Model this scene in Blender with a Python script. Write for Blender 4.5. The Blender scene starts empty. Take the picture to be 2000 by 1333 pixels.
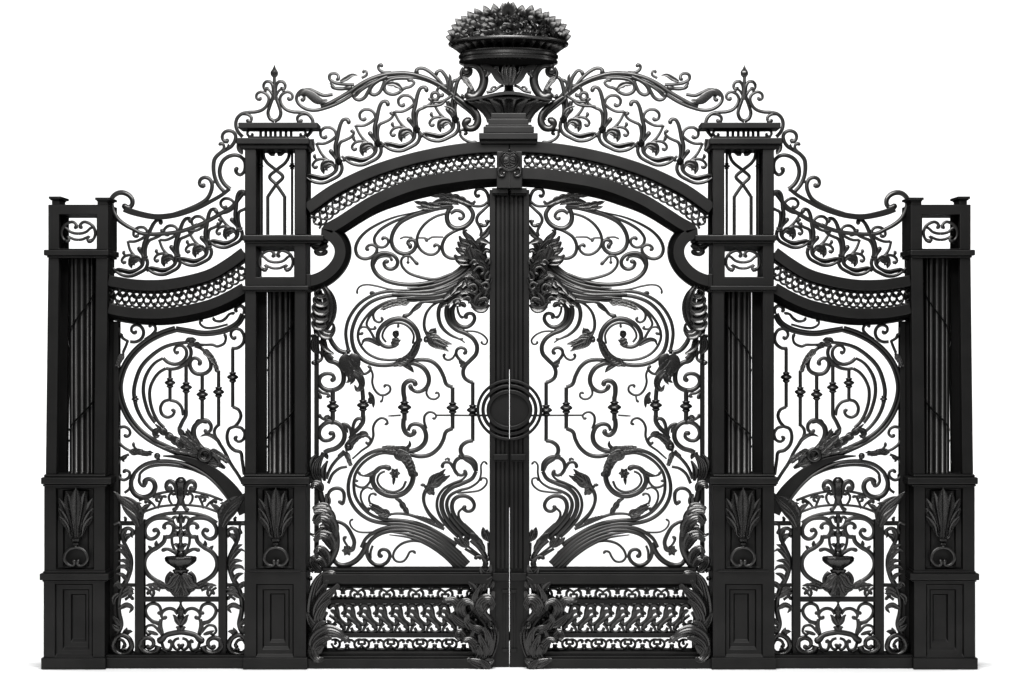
import bpy, bmesh, math, random
from mathutils import Vector
random.seed(7)
SC = bpy.context.scene
COL = SC.collection
D = 22.0            # distance from the camera to the front plane of the pillars
# ------------------------------------------------------------------ camera, light, exposure
cam = bpy.data.cameras.new('camera'); camo = bpy.data.objects.new('camera', cam); COL.objects.link(camo)
camo.location = (0.025, -D, 3.2025); camo.rotation_euler = (math.radians(90), 0, 0)
cam.sensor_width = 36.0; cam.lens = 36.0 * D / 10.0; cam.clip_end = 500
SC.camera = camo
w = bpy.data.worlds.new('World'); SC.world = w; w.use_nodes = True
bg = w.node_tree.nodes['Background']; bg.inputs[0].default_value = (1, 1, 1, 1); bg.inputs[1].default_value = 0.22
def area(name, loc, target, sx, sy, power):
    l = bpy.data.lights.new(name, 'AREA'); l.shape = 'RECTANGLE'; l.size = sx; l.size_y = sy; l.energy = power
    o = bpy.data.objects.new(name, l); COL.objects.link(o); o.location = loc
    o.rotation_euler = (Vector(target) - Vector(loc)).to_track_quat('-Z', 'Y').to_euler()
    return o
area('top_softbox', (0.0, -4.2, 9.2), (0, 0, 4.9), 7, 2.2, 1250)
area('front_softbox', (-4.0, -24.0, 12.5), (0, 0, 4.6), 12, 4, 1250)
area('backdrop_lamp', (0, 4.2, 13.5), (0, 7.5, -1.0), 16, 2.5, 350)
area('backdrop_side_lamp', (-15.5, 2.5, 4.2), (9, 10.5, 2.4), 3, 8, 370)
area('backdrop_side_lamp', (15.5, 2.5, 4.2), (-9, 10.5, 2.4), 3, 8, 370)
area('floor_lamp', (0, 2.5, 13.0), (0, 0.6, 0.0), 34, 3, 1450)
SC.view_settings.view_transform = 'Standard'; SC.view_settings.look = 'None'
SC.view_settings.exposure = 0.0; SC.view_settings.gamma = 1.0; SC.view_settings.use_curve_mapping = False
SC.cycles.max_bounces = 6; SC.cycles.use_denoising = True
# ------------------------------------------------------------------ materials
def iron(name, base, rough, bump, edge=0.0):
    m = bpy.data.materials.new(name); m.use_nodes = True
    nt = m.node_tree; b = nt.nodes['Principled BSDF']; L = nt.links.new
    b.inputs['Metallic'].default_value = 0.9
    b.inputs['Specular IOR Level'].default_value = 0.0
    b.inputs['Specular Tint'].default_value = (edge, edge, edge, 1)
    tc = nt.nodes.new('ShaderNodeTexCoord')
    n1 = nt.nodes.new('ShaderNodeTexNoise'); n1.inputs['Scale'].default_value = 3.1; n1.inputs['Detail'].default_value = 6
    n2 = nt.nodes.new('ShaderNodeTexNoise'); n2.inputs['Scale'].default_value = 55; n2.inputs['Detail'].default_value = 3
    L(tc.outputs['Object'], n1.inputs['Vector']); L(tc.outputs['Object'], n2.inputs['Vector'])
    cr = nt.nodes.new('ShaderNodeValToRGB'); cr.color_ramp.elements[0].position = .3; cr.color_ramp.elements[1].position = .72
    cr.color_ramp.elements[0].color = (base*.86, base*.85, base*.84, 1); cr.color_ramp.elements[1].color = (base*1.12, base*1.1, base*1.08, 1)
    L(n1.outputs['Fac'], cr.inputs['Fac']); L(cr.outputs['Color'], b.inputs['Base Color'])
    mr = nt.nodes.new('ShaderNodeMapRange'); mr.inputs[3].default_value = rough - .06; mr.inputs[4].default_value = rough + .07
    L(n2.outputs['Fac'], mr.inputs[0]); L(mr.outputs[0], b.inputs['Roughness'])
    bp = nt.nodes.new('ShaderNodeBump'); bp.inputs['Strength'].default_value = bump; bp.inputs['Distance'].default_value = .004
    L(n2.outputs['Fac'], bp.inputs['Height']); L(bp.outputs['Normal'], b.inputs['Normal'])
    return m
M_FLAT = iron('satin_black_paint', .028, .45, .012)
M_BAR = iron('forged_black_iron', .060, .31, .02, .03)
M_CAST = iron('cast_black_iron', .054, .26, .015, .10)
M_ROUGH = iron('rough_cast_iron', .034, .38, .02, .0)
def white(name):
    m = bpy.data.materials.new(name); m.use_nodes = True
    nt = m.node_tree; b = nt.nodes['Principled BSDF']
    n = nt.nodes.new('ShaderNodeTexNoise'); n.inputs['Scale'].default_value = .6
    cr = nt.nodes.new('ShaderNodeValToRGB'); cr.color_ramp.elements[0].color = (.9, .9, .9, 1); cr.color_ramp.elements[1].color = (.93, .93, .93, 1)
    nt.links.new(n.outputs['Fac'], cr.inputs['Fac']); nt.links.new(cr.outputs['Color'], b.inputs['Base Color'])
    b.inputs['Roughness'].default_value = .9; b.inputs['Specular IOR Level'].default_value = .1
    return m
M_WHITE = white('white_studio_paper')
# ------------------------------------------------------------------ geometry helpers
SG = 1              # 1: left half as drawn, -1: its mirror image
def P(px, py, y=0.0):
    """photo pixel of a point at depth y -> world point"""
    if SG < 0: px = 1990 - px
    s = (D + y) / D
    return (0.025 + (px - 1000) * s / 200, y, 3.2025 + (666.5 - py) * s / 200)
class MB:
    def __init__(s): s.v = []; s.f = []
    def add(s, vs, fs):
        o = len(s.v); s.v += vs; s.f += [tuple(i + o for i in f) for f in fs]
def build(mb, name, parent, mat=None, bevel=0.0, ang=40, smooth=True):
    me = bpy.data.meshes.new(name); me.from_pydata(mb.v, [], mb.f)
    bm = bmesh.new(); bm.from_mesh(me); bmesh.ops.recalc_face_normals(bm, faces=bm.faces); bm.to_mesh(me); bm.free()
    me.materials.append(mat or M_BAR)
    if smooth:
        me.shade_smooth(); me.set_sharp_from_angle(angle=math.radians(ang))
    o = bpy.data.objects.new(name, me); COL.objects.link(o)
    if parent is not None:
        o.parent = parent; o.matrix_parent_inverse = Matrix_inv(parent)
    if bevel:
        md = o.modifiers.new('edge', 'BEVEL'); md.width = bevel; md.segments = 2; md.limit_method = 'ANGLE'; md.angle_limit = math.radians(35)
    return o
def Matrix_inv(p):
    # meshes are built in world coordinates, so only a thing's own Empty has an offset
    from mathutils import Matrix
    return Matrix.Translation(-p.location) if p.type == 'EMPTY' else Matrix.Identity(4)
def thing(name, label, cat, px, y, group=None):
    o = bpy.data.objects.new(name, None); COL.objects.link(o); x = P(px, 1307, y)[0]
    o.location = (x, y, 0); o.empty_display_size = .2
    o['label'] = label; o['category'] = cat; o['kind'] = 'thing'
    if group: o['group'] = group
    return o
def pts_of(s):
    if not isinstance(s, str): return s
    return [tuple(float(a) for a in q.split(',')) for q in s.split()]
def spline(pts, step=3.0, sharp=False):
    pts = pts_of(pts)
    if len(pts) == 2 or sharp:
        out = []
        for a, b in zip(pts, pts[1:]):
            n = max(1, int(math.dist(a, b) / (step * 3)))
            out += [(a[0] + (b[0] - a[0]) * i / n, a[1] + (b[1] - a[1]) * i / n) for i in range(n)]
        return out + [pts[-1]]
    P0 = (2*pts[0][0] - pts[1][0], 2*pts[0][1] - pts[1][1]); Pn = (2*pts[-1][0] - pts[-2][0], 2*pts[-1][1] - pts[-2][1])
    q = [P0] + list(pts) + [Pn]; out = []
    for i in range(1, len(q) - 2):
        a, b, c, d = q[i-1], q[i], q[i+1], q[i+2]
        t0 = 0; t1 = t0 + max(math.dist(a, b), .01) ** .5; t2 = t1 + max(math.dist(b, c), .01) ** .5; t3 = t2 + max(math.dist(c, d), .01) ** .5
        n = max(2, int(math.dist(b, c) / step))
        for k in range(n):
            t = t1 + (t2 - t1) * k / n; r = []
            for j in (0, 1):
                A1 = (t1-t)/(t1-t0)*a[j] + (t-t0)/(t1-t0)*b[j]; A2 = (t2-t)/(t2-t1)*b[j] + (t-t1)/(t2-t1)*c[j]; A3 = (t3-t)/(t3-t2)*c[j] + (t-t2)/(t3-t2)*d[j]
                B1 = (t2-t)/(t2-t0)*A1 + (t-t0)/(t2-t0)*A2; B2 = (t3-t)/(t3-t1)*A2 + (t-t1)/(t3-t1)*A3
                r.append((t2-t)/(t2-t1)*B1 + (t-t1)/(t2-t1)*B2)
            out.append(tuple(r))
    return out + [pts[-1]]
def arcl(pl):
    s = [0]
    for a, b in zip(pl, pl[1:]): s.append(s[-1] + math.dist(a, b))
    L = s[-1] or 1
    return [x / L for x in s], L
def normals(pl):
    out = []
    for i in range(len(pl)):
        a = pl[max(0, i-1)]; b = pl[min(len(pl)-1, i+1)]
        dx, dy = b[0]-a[0], b[1]-a[1]; l = math.hypot(dx, dy) or 1
        out.append((-dy/l, dx/l))
    return out
def lerp_w(w, t):
    if isinstance(w, (int, float)): return w
    n = len(w) - 1; i = min(n - 1, int(t * n)); f = t * n - i
    return w[i] + (w[i+1] - w[i]) * f
def sweep(mb, pl, nm, rows, y):
    """rows: for every station a closed list of (offset in px across, depth offset in m)"""
    n = len(rows[0]); vs = []; fs = []
    for (x, z), (nx, nz), row, yy in zip(pl, nm, rows, y):
        for (u, d) in row: vs.append(P(x + nx * u, z + nz * u, yy + d))
    m = len(pl)
    for i in range(m - 1):
        for j in range(n):
            k = (j + 1) % n; fs.append((i*n + j, i*n + k, (i+1)*n + k, (i+1)*n + j))
    fs.append(tuple(range(n))); fs.append(tuple((m-1)*n + j for j in range(n)))
    mb.add(vs, fs)
def tube(mb, w, pts, y, e=1, n=8, sharp=False, ridge=1.0):
    pl = spline(pts, 2.4, sharp); t, L = arcl(pl); nm = normals(pl); rows = []; ys = []
    y0, y1 = y if isinstance(y, tuple) else (y, y)
    for i, tt in enumerate(t):
        r = lerp_w(w, tt) * .52 + .36
        if e & 1:
            kk = max(0, 1 - (1 - tt) * L / (2.2 * lerp_w(w, 1.0)))
            r *= 1 + .38 * math.sin(kk * math.pi * .8) if kk > 0 else 1
            if (1 - tt) * L < .01: r *= .45
        if e & 2:
            kk = max(0, 1 - tt * L / (2.2 * lerp_w(w, 0.0)))
            r *= 1 + .38 * math.sin(kk * math.pi * .8) if kk > 0 else 1
            if tt * L < .01: r *= .45
        r = max(r, .25)
        rows.append([(r * math.cos(2*math.pi*(j+.5)/n), ridge * r / 200 * math.sin(2*math.pi*(j+.5)/n)) for j in range(n)])
        ys.append(y0 + (y1 - y0) * tt)
    sweep(mb, pl, nm, rows, ys)
LU = (-1, -.72, -.42, -.2, 0, .2, .42, .72, 1)
def leaf(mb, w, pts, y, lobes=0, rise=.9, tip=.12, root=.35, lift=0.0, pw=0):
    """a cast leaf along a path: ribbed front, thin back; lobes cut its edges"""
    st = 1.4 if lobes else 2.6
    pl = spline(pts, st); t, L = arcl(pl); nm = normals(pl); rows = []; ys = []
    for tt in t:
        sh = (math.sin(math.pi * min(1, .12 + .88 * tt ** .85)) ** .7 if tt > .35 else root + (1 - root) * math.sin(tt / .35 * math.pi / 2) * .98)
        if pw: sh = max(math.sin(math.pi * min(1, tt ** pw)) ** .8, root * (1 - tt))
        sh = max(sh, tip if tt > .5 else root) if tt < .97 else tip * .5
        h = w / 2 * sh + .4; f = 0
        if lobes:
            f = (tt * lobes) % 1.0; h *= .74 + .36 * math.sin(math.pi * f) ** .7 if tt < .93 else 1
        row = []
        for k, u in enumerate(LU):
            rib = (-.02, -.15, -.08, -.17, -.10, -.17, -.08, -.15, -.02)[k] if w > 15 and not pw else (-.04, -.20, -.15, -.05, .02, -.05, -.15, -.20, -.04)[k]
            row.append((u * h, (rib * (1 + .5 * (f - .5))) * h * rise / 185))
        row.append((0, h * .006 + .006))
        rows.append(row); ys.append(y - lift * tt * tt)
    sweep(mb, pl, nm, rows, ys)
def acanthus(mb, w, pts, y, k=5, curl=1.0, seed=0, both=True, wide=False):
    """midrib leaf with curling side leaflets"""
    k += 2; R = random.Random(seed + len(mb.v)); pl = spline(pts, 3); t, L = arcl(pl); nm = normals(pl)
    leaf(mb, w * (.4 if wide else .62), pts, y - .006, lobes=0 if wide else k, rise=1.1, lift=.03)
    for i in range(k):
        tt = .08 + .8 * i / k; j = min(range(len(t)), key=lambda a: abs(t[a] - tt)); x, z = pl[j]; nx, nz = nm[j]
        tx, tz = nz, -nx; ln = w * (.86 - .3 * i / k)
        for s in ((1, -1) if both else (1,)):
            a = (.95 if wide else .62) * R.uniform(.9, 1.1)
            p = []
            for q in range(5):
                f = q / 4; ang = a * (1.1 - .75 * f) + curl * .12 * f
                p.append((x + ln * f * (tx * math.cos(ang) + s * nx * math.sin(ang)), z + ln * f * (tz * math.cos(ang) + s * nz * math.sin(ang))))
            leaf(mb, ln * (.36 if wide else .5), p, y - .008 - .003 * (i % 2), rise=1.5, tip=.5, lift=.012)
def box(mb, x0, x1, t, b, y0, y1, xt=None):
    """box whose front outline is given in photo pixels; xt: other x0, x1 at its top"""
    a0, _, zt = P(x0, t, y0); a1 = P(x1, t, y0)[0]; zb = P(x0, b, y0)[2] if b < 1306 else 0.0
    c0, c1 = (P(xt[0], t, y0)[0], P(xt[1], t, y0)[0]) if xt else (a0, a1)
    vs = [(a0, y0, zb), (a1, y0, zb), (a1, y1, zb), (a0, y1, zb), (c0, y0, zt), (c1, y0, zt), (c1, y1, zt), (c0, y1, zt)]
    mb.add(vs, [(0,1,2,3), (4,5,6,7), (0,1,5,4), (1,2,6,5), (2,3,7,6), (3,0,4,7)])
def loops(mb, seq, close=False, yref=0.0):
    """bridged rectangles (x0, x1, top, bottom, depth); ends capped unless closed into a ring"""
    vs = []; fs = []
    for (x0, x1, t, b, y) in seq:
        A = P(x0, t, yref); B = P(x1, b, yref); zb = B[2] if b < 1306 else 0.0
        vs += [(A[0], y, A[2]), (B[0], y, A[2]), (B[0], y, zb), (A[0], y, zb)]
    n = len(seq)
    for i in range(n if close else n - 1):
        for j in range(4):
            k = (j + 1) % 4; a = i * 4; c = ((i + 1) % n) * 4; fs.append((a + j, a + k, c + k, c + j))
    if not close: fs += [(0,1,2,3), tuple((n-1)*4 + j for j in range(4))]
    mb.add(vs, fs)
def band(mb, pts, w, y0, y1, splay=0, sgn=1, step=5):
    pl = spline(pts, step); nm = normals(pl); t, L = arcl(pl); rows = []
    for tt in t:
        h = lerp_w(w, tt) / 2; s = lerp_w(splay, tt)
        rows.append([(-sgn*h, 0), (sgn*h, 0), (sgn*(h+1.5), .03), (sgn*(h+s), y1-y0), (-sgn*h, y1-y0)] if s else [(-sgn*h, 0), (sgn*h, 0), (sgn*h, y1-y0), (-sgn*h, y1-y0)])
    sweep(mb, pl, nm, rows, [y0] * len(pl))
def lathe(mb, px, prof, y, n=20, flute=0, fd=0.0, ysc=1.0):
    """prof: (photo y, radius in px[, flute depth])"""
    vs = []; fs = []; m = len(prof)
    for pr in prof:
        X, _, Z = P(px, pr[0], y); d = pr[2] if len(pr) > 2 else fd
        for j in range(n):
            a = 2 * math.pi * j / n; r = pr[1] / 200 * (1 - (d * (.5 + .5 * math.cos(a * flute)) ** .6 if flute else 0))
            vs.append((X + r * math.cos(a), y + r * ysc * math.sin(a), Z))
    for i in range(m - 1):
        for j in range(n):
            k = (j + 1) % n; fs.append((i*n + j, i*n + k, (i+1)*n + k, (i+1)*n + j))
    fs += [tuple(range(n)), tuple((m-1)*n + j for j in range(n))]
    mb.add(vs, fs)
def ball(mb, px, py, r, y, sy=1.0, n=10):
    lathe(mb, px, [(py + r * sy * math.cos(math.pi * i / 6), max(.12, r * math.sin(math.pi * i / 6))) for i in range(7)], y, n)
# shorthands that make one part each under the current thing
CUR = None; YY = .25
def T(w, pts, name=None, y=None, e=1, parent=None, sharp=False, mat=None):
    mb = MB(); mx = max(w) if isinstance(w, tuple) else w
    tube(mb, w, pts, YY if y is None else y, e, 10 if mx > 8 else 8, sharp)
    return build(mb, name or ('scroll_bar' if mx >= 6 else 'tendril'), parent or CUR, mat or M_BAR, ang=60)
def TM(strokes, name, y=None, parent=None):
    """several welded strokes that read as one part"""
    mb = MB()
    for st in strokes:
        tube(mb, st[0], st[1], (YY if y is None else y) if len(st) < 4 else st[3], st[2] if len(st) > 2 else 1)
    return build(mb, name, parent or CUR, M_BAR, ang=60)
def LF(w, pts, name='leaf', y=None, lobes=0, parent=None, lift=0.0, **k):
    mb = MB(); w = w * 1.3 if name == 'acanthus_leaf' else w; leaf(mb, w, pts, (YY - .02) if y is None else y, lobes, lift=lift, **k)
    return build(mb, name, parent or CUR, M_CAST, ang=50)
def AC(w, pts, name='acanthus_leaf', y=None, k=5, parent=None, curl=1.0, both=True, seed=0, wide=False):
    mb = MB(); acanthus(mb, w, pts, (YY - .03) if y is None else y, k, curl, seed, both, wide)
    return build(mb, name, parent or CUR, M_CAST, ang=50)
COLLAR = [(-9.5,3.6),(-9,6),(-8.2,6.9),(-6.8,6.9),(-6,5.6),(-5,5.2),(-3.6,7.6),(-1.6,10.2),(0,11),(1.6,10.2),(3.6,7.4),(4.8,5.4),(5.6,6),(6.2,7),(7.6,7),(8.4,6.2),(9.2,5.4),(10.5,3.6)]
def bead(px, py, r, y=.21):
    mb = MB(); ball(mb, px, py, r, y); return build(mb, 'bead', CUR, M_CAST)
def KN(px, py, s=1.0, parent=None, y=None, name='collar'):
    s *= 1.14; mb = MB(); lathe(mb, px, [(py + a * s, r * s) for a, r in COLLAR], YY if y is None else y, 16)
    return build(mb, name, parent or CUR, M_CAST, ang=50)
def BAL(px, t, b, ky, w=7, s=1.0, more=(), lo=None):
    """a baluster: bar with a turned collar as its sub-part"""
    mb = MB(); tube(mb, w, [(px, t), (px, b)], YY, 0)
    for st in more: tube(mb, st[0], st[1], YY, st[2] if len(st) > 2 else 1)
    o = build(mb, 'baluster', CUR, M_BAR, ang=60); KN(px, ky, s, o); return o
def BX(name, *bs, mat=None, bevel=.007, parent=None):
    mb = MB()
    for b in bs: box(mb, *b)
    return build(mb, name, parent or CUR, mat or M_FLAT, bevel, smooth=False)
def LP(name, seq, close=False, bevel=.006, parent=None, yref=0.0):
    mb = MB(); loops(mb, seq, close, yref); return build(mb, name, parent or CUR, M_FLAT, bevel, smooth=False)
def BD(name, pts, w, y0, y1, splay=0, sgn=1, bevel=.007, parent=None):
    mb = MB(); band(mb, pts, w, y0, y1, splay, sgn); return build(mb, name, parent or CUR, M_FLAT, bevel, ang=32)
def mirx(s, c): return [(2*c - x, y) for x, y in pts_of(s)]
def along(pts, off):
    pl = spline(pts, 3); nm = normals(pl); return [(x + nx*off, z + nz*off) for (x, z), (nx, nz) in zip(pl, nm)]
def interlace(pts, H, pitch, y, name='interlace', w=3.4):
    mb = MB(); pl = spline(pts, 2.0); t, L = arcl(pl); nm = normals(pl); n = max(2, round(L / pitch)); k = 2 * math.pi * n
    def strand(ph, amp, ww, mul=1):
        q = [(x + nx*amp*math.sin(k*tt*mul + ph), z + nz*amp*math.sin(k*tt*mul + ph)) for (x, z), (nx, nz), tt in zip(pl, nm, t)]
        tube(mb, ww, q[::2] + [q[-1]], y, 0, 6)
    up = -1 if nm[len(nm)//2][1] > 0 else 1
    rd = lambda v: math.copysign(abs(v) ** .75, v)
    for ph, dy in ((0, 0), (math.pi, 0), (math.pi/2, -.018), (-math.pi/2, -.018)):
        q = [(x + nx*H*up*rd(math.sin(k*tt + ph)), z + nz*H*up*rd(math.sin(k*tt + ph))) for (x, z), (nx, nz), tt in zip(pl, nm, t)]
        tube(mb, w, q, y + dy, 0, 6)
    for i in range(4 * n):                                   # little hooked leaves in every mesh
        tt = (i + .5) / (4 * n); j = min(range(len(t)), key=lambda a: abs(t[a] - tt)); (x, z), (nx, nz) = pl[j], nm[j]
        f = lambda u, v: (x + nz*u + nx*v*up, z - nx*u + nz*v*up); sd = 1 if i % 2 else -1
        tube(mb, (3.4, 4.4, 3), [f(-sd*2, H*.75), f(-sd*1, H*.4), f(sd*3, H*.2), f(sd*5, H*.4), f(sd*2, H*.55)], y - .03, 1, 6)
        tube(mb, (3.4, 3.4), [f(-sd*4, -H*.7), f(-sd*1, -H*.4), f(sd*3, -H*.5)], y - .02, 1, 6)
    return build(mb, name, CUR, M_BAR, ang=60)
# ------------------------------------------------------------------ the setting: white paper floor and sweep
def sheet(name, prof, x0, x1):
    mb = MB(); vs = []; fs = []
    for (y, z) in prof: vs += [(x0, y, z), (x1, y, z)]
    for i in range(len(prof) - 1): fs.append((2*i, 2*i+1, 2*i+3, 2*i+2))
    mb.add(vs, fs); o = build(mb, name, None, M_WHITE); o['kind'] = 'structure'; return o
sheet('floor', [(-5.0, -.004), (4.0, -.004)], -26, 26)
sheet('backdrop', [(4.0, -.004)] + [(4.0 + 5*math.sin(a*math.pi/24), 5 - .004 - 5*math.cos(a*math.pi/24)) for a in range(1, 13)] + [(9.0, 16.0)], -26, 26)
# ------------------------------------------------------------------ pillars
def palmette(cx, parent):
    mb = MB(); y = .01; b = (cx, 1056)
    for tip, mid, ww in (((0, 953), (0, 996), 22), ((18, 960), (11, 1000), 17), ((33, 974), (18, 1008), 16), ((34, 993), (19, 1020), 14), ((33, 1009), (17, 1030), 11)):
        for s in ((1,) if tip[0] == 0 else (1, -1)):
            leaf(mb, ww, [(b[0] + s*2, b[1]), (cx + s*mid[0]*.75, mid[1] + 16), (cx + s*mid[0], mid[1]), (cx + s*tip[0], tip[1])], y - .012 + .0011*abs(tip[0]), rise=2.2, tip=.16, root=.4, lift=.03, pw=2.0)
    o = build(mb, 'palmette', parent, M_CAST, ang=50)
    mb = MB(); lathe(mb, cx, [(1050, 5), (1053, 9), (1057, 9), (1059, 3.5), (1061, 6.5), (1064, 6.5), (1066, 3), (1069, 3), (1071, 1)], y - .0, 14)
    build(mb, 'boss', o, M_CAST, ang=50)
    r = []
    for s in (1, -1):
        tube_p = [(cx, 1070), (cx + s*12, 1073), (cx + s*21, 1083), (cx + s*22, 1094), (cx + s*14, 1104), (cx + s*5, 1105), (cx + s*3, 1098), (cx + s*7, 1094)]
        r.append(((5, 6.4, 4.6), tube_p, 1))
    TM(r, 'ring_handle', y + .0, parent)
def capital_scrolls(cx, ty, y, parent, s=1.0):
    """scroll ornament in a capital opening, centred on cx with its top at ty"""
    q = lambda l: [(cx + a*s, ty + b*s) for a, b in pts_of(l)]
    for sg in (1, -1):
        T((5, 6, 5.4), [(cx + sg*a*s, ty + b*s) for a, b in pts_of('20,36 25,37 31,31 33,20 29,9 20,2 11,0 5,4 4,10 9,11')], 'scroll_bar', y, 3, parent)
        T((5, 5.4), [(cx + sg*a*s, ty + b*s) for a, b in pts_of('30,10 24,12 16,19 8,22 0,23')], 'tendril', y + .01, 0, parent)
        T((6, 5, 5), [(cx + sg*a*s, ty + b*s) for a, b in pts_of('27,36 21,38 18,32 22,28 15,31 8,34 0,35')], 'tendril', y - .01, 2, parent)
def rods(cx, t, b, parent, hel):
    mb = MB()
    for i in range(-2, 3):
        a = .62 * i; x = cx + 20 * math.sin(a); yy = .25 - .075 * math.cos(a)
        lathe(mb, x, [(t, 5.6), (b - 6, 5.6), (b - 5, 6.6), (b, 6.6)], yy, 14)
    lathe(mb, cx, [(t, 18), (b, 18)], .27, 20)
    o = build(mb, 'rod_bundle', parent, M_BAR, ang=60)
    for (y0, y1) in hel:                                       # a flat strip wound round the rods
        mb = MB(); n = 60; pl = []; ys = []
        for i in range(n + 1):
            a = -.2 + 2 * math.pi * i / n * .98
            pl.append((cx + 27 * math.cos(a), y0 + (y1 - y0) * i / n)); ys.append(.25 - .135 * math.sin(a))
        nm = [(0, 1)] * len(pl); rows = [[(2.4, 0), (0, -.016), (-2.4, 0), (0, .016)]] * len(pl)
        sweep(mb, pl, nm, rows, ys); build(mb, 'spiral_strip', parent, M_BAR, ang=60)
def stepped(name, outer, rects, y1, parent):
    """a block with a stepped panel sunk into its front"""
    seq = [(*outer, y1), (*outer, 0.0)]; d = 0.0
    for i, r in enumerate(rects):
        seq.append((*r, d)); d += .03
        x0, x1, t, b = r; seq.append((x0 + 2.5, x1 - 2.5, t + 2.5, b - 5.5, d))
    return LP(name, seq, parent=parent, bevel=.004)
def low_pillar(label):
    global CUR
    p = CUR = thing('gate_pillar', label, 'pillar', 148, .25, 'low end pillars of the gate')
    B = .51
    BX('plinth_base', (80, 206, 1286, 1307, -.03, B + .03))
    stepped('plinth', (85, 204.5, 1136, 1286), [(107, 181, 1141, 1284), (121, 173, 1152, 1271), (136, 166, 1162, 1256)], B, p)
    BX('ledge', (77, 212, 1121, 1134, -.05, B + .05), (84, 206, 1116, 1121, -.02, B + .02), (82, 207, 1134, 1137, -.025, B + .025), bevel=.011)
    LP('pedestal', [(86, 205, 951, 1116, B), (86, 205, 951, 1116, 0), (109, 183, 954, 1113, 0), (111, 181, 956, 1110, .05), (121, 171, 958, 1108, .055), (123, 169, 960, 1106, .085)])
    palmette(148, p)
    BX('ledge', (79.5, 217, 933, 946.5, -.05, B + .05), (85.5, 206, 927, 933, -.02, B + .02), (83, 209, 946.5, 951, -.025, B + .025), bevel=.011)
    for nm, xs, xt, ya, yb in (('post', (89, 110), (94, 115), 0, .11), ('post', (183, 206), (187, 210.5), 0, .11)):
        BX(nm, (xs[0], xs[1], 504, 927, ya, yb, xt))
    BX('post', (103, 130, 504, 927, .40, B, (108, 134)), bevel=.004); BX('post', (168, 216, 504, 927, .40, B, (170, 220)), bevel=.004)
    BX('side_plate', (90, 93, 504, 927, .11, .40, (94, 97))); BX('side_plate', (202, 205, 504, 927, .11, .40, (206.5, 209.5)))
    rods(160, 503, 927, p, [(548, 762), (766, 985)][:1] + [(762, 925)])
    BX('ledge', (85, 211.5, 488, 499.5, -.05, B + .05), (91, 210, 499.5, 504, -.02, B + .02), bevel=.011)
    LP('capital_frame', [(94, 211, 400, 488, B), (94, 211, 400, 488, 0), (115, 188.5, 419, 486, 0), (115, 188.5, 421, 485, B)], True)
    capital_scrolls(153, 434, .06, p)
    for (a, b, t, c0, c1, y0, y1) in ((101, 116, 389, 95, 119, .10, .40), (190, 210, 391, 185.5, 214.5, -.005, .3)):
        o = BX('corner_post', (a, b, t, 400.5, y0, y1)); BX('cap', (c0, c1, t - 5, t, y0 - .04, y1 + .06), (c0 + 3, c1 - 3, t, t + 2.5, y0 - .02, y1 + .03), parent=o, bevel=.004)
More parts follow.
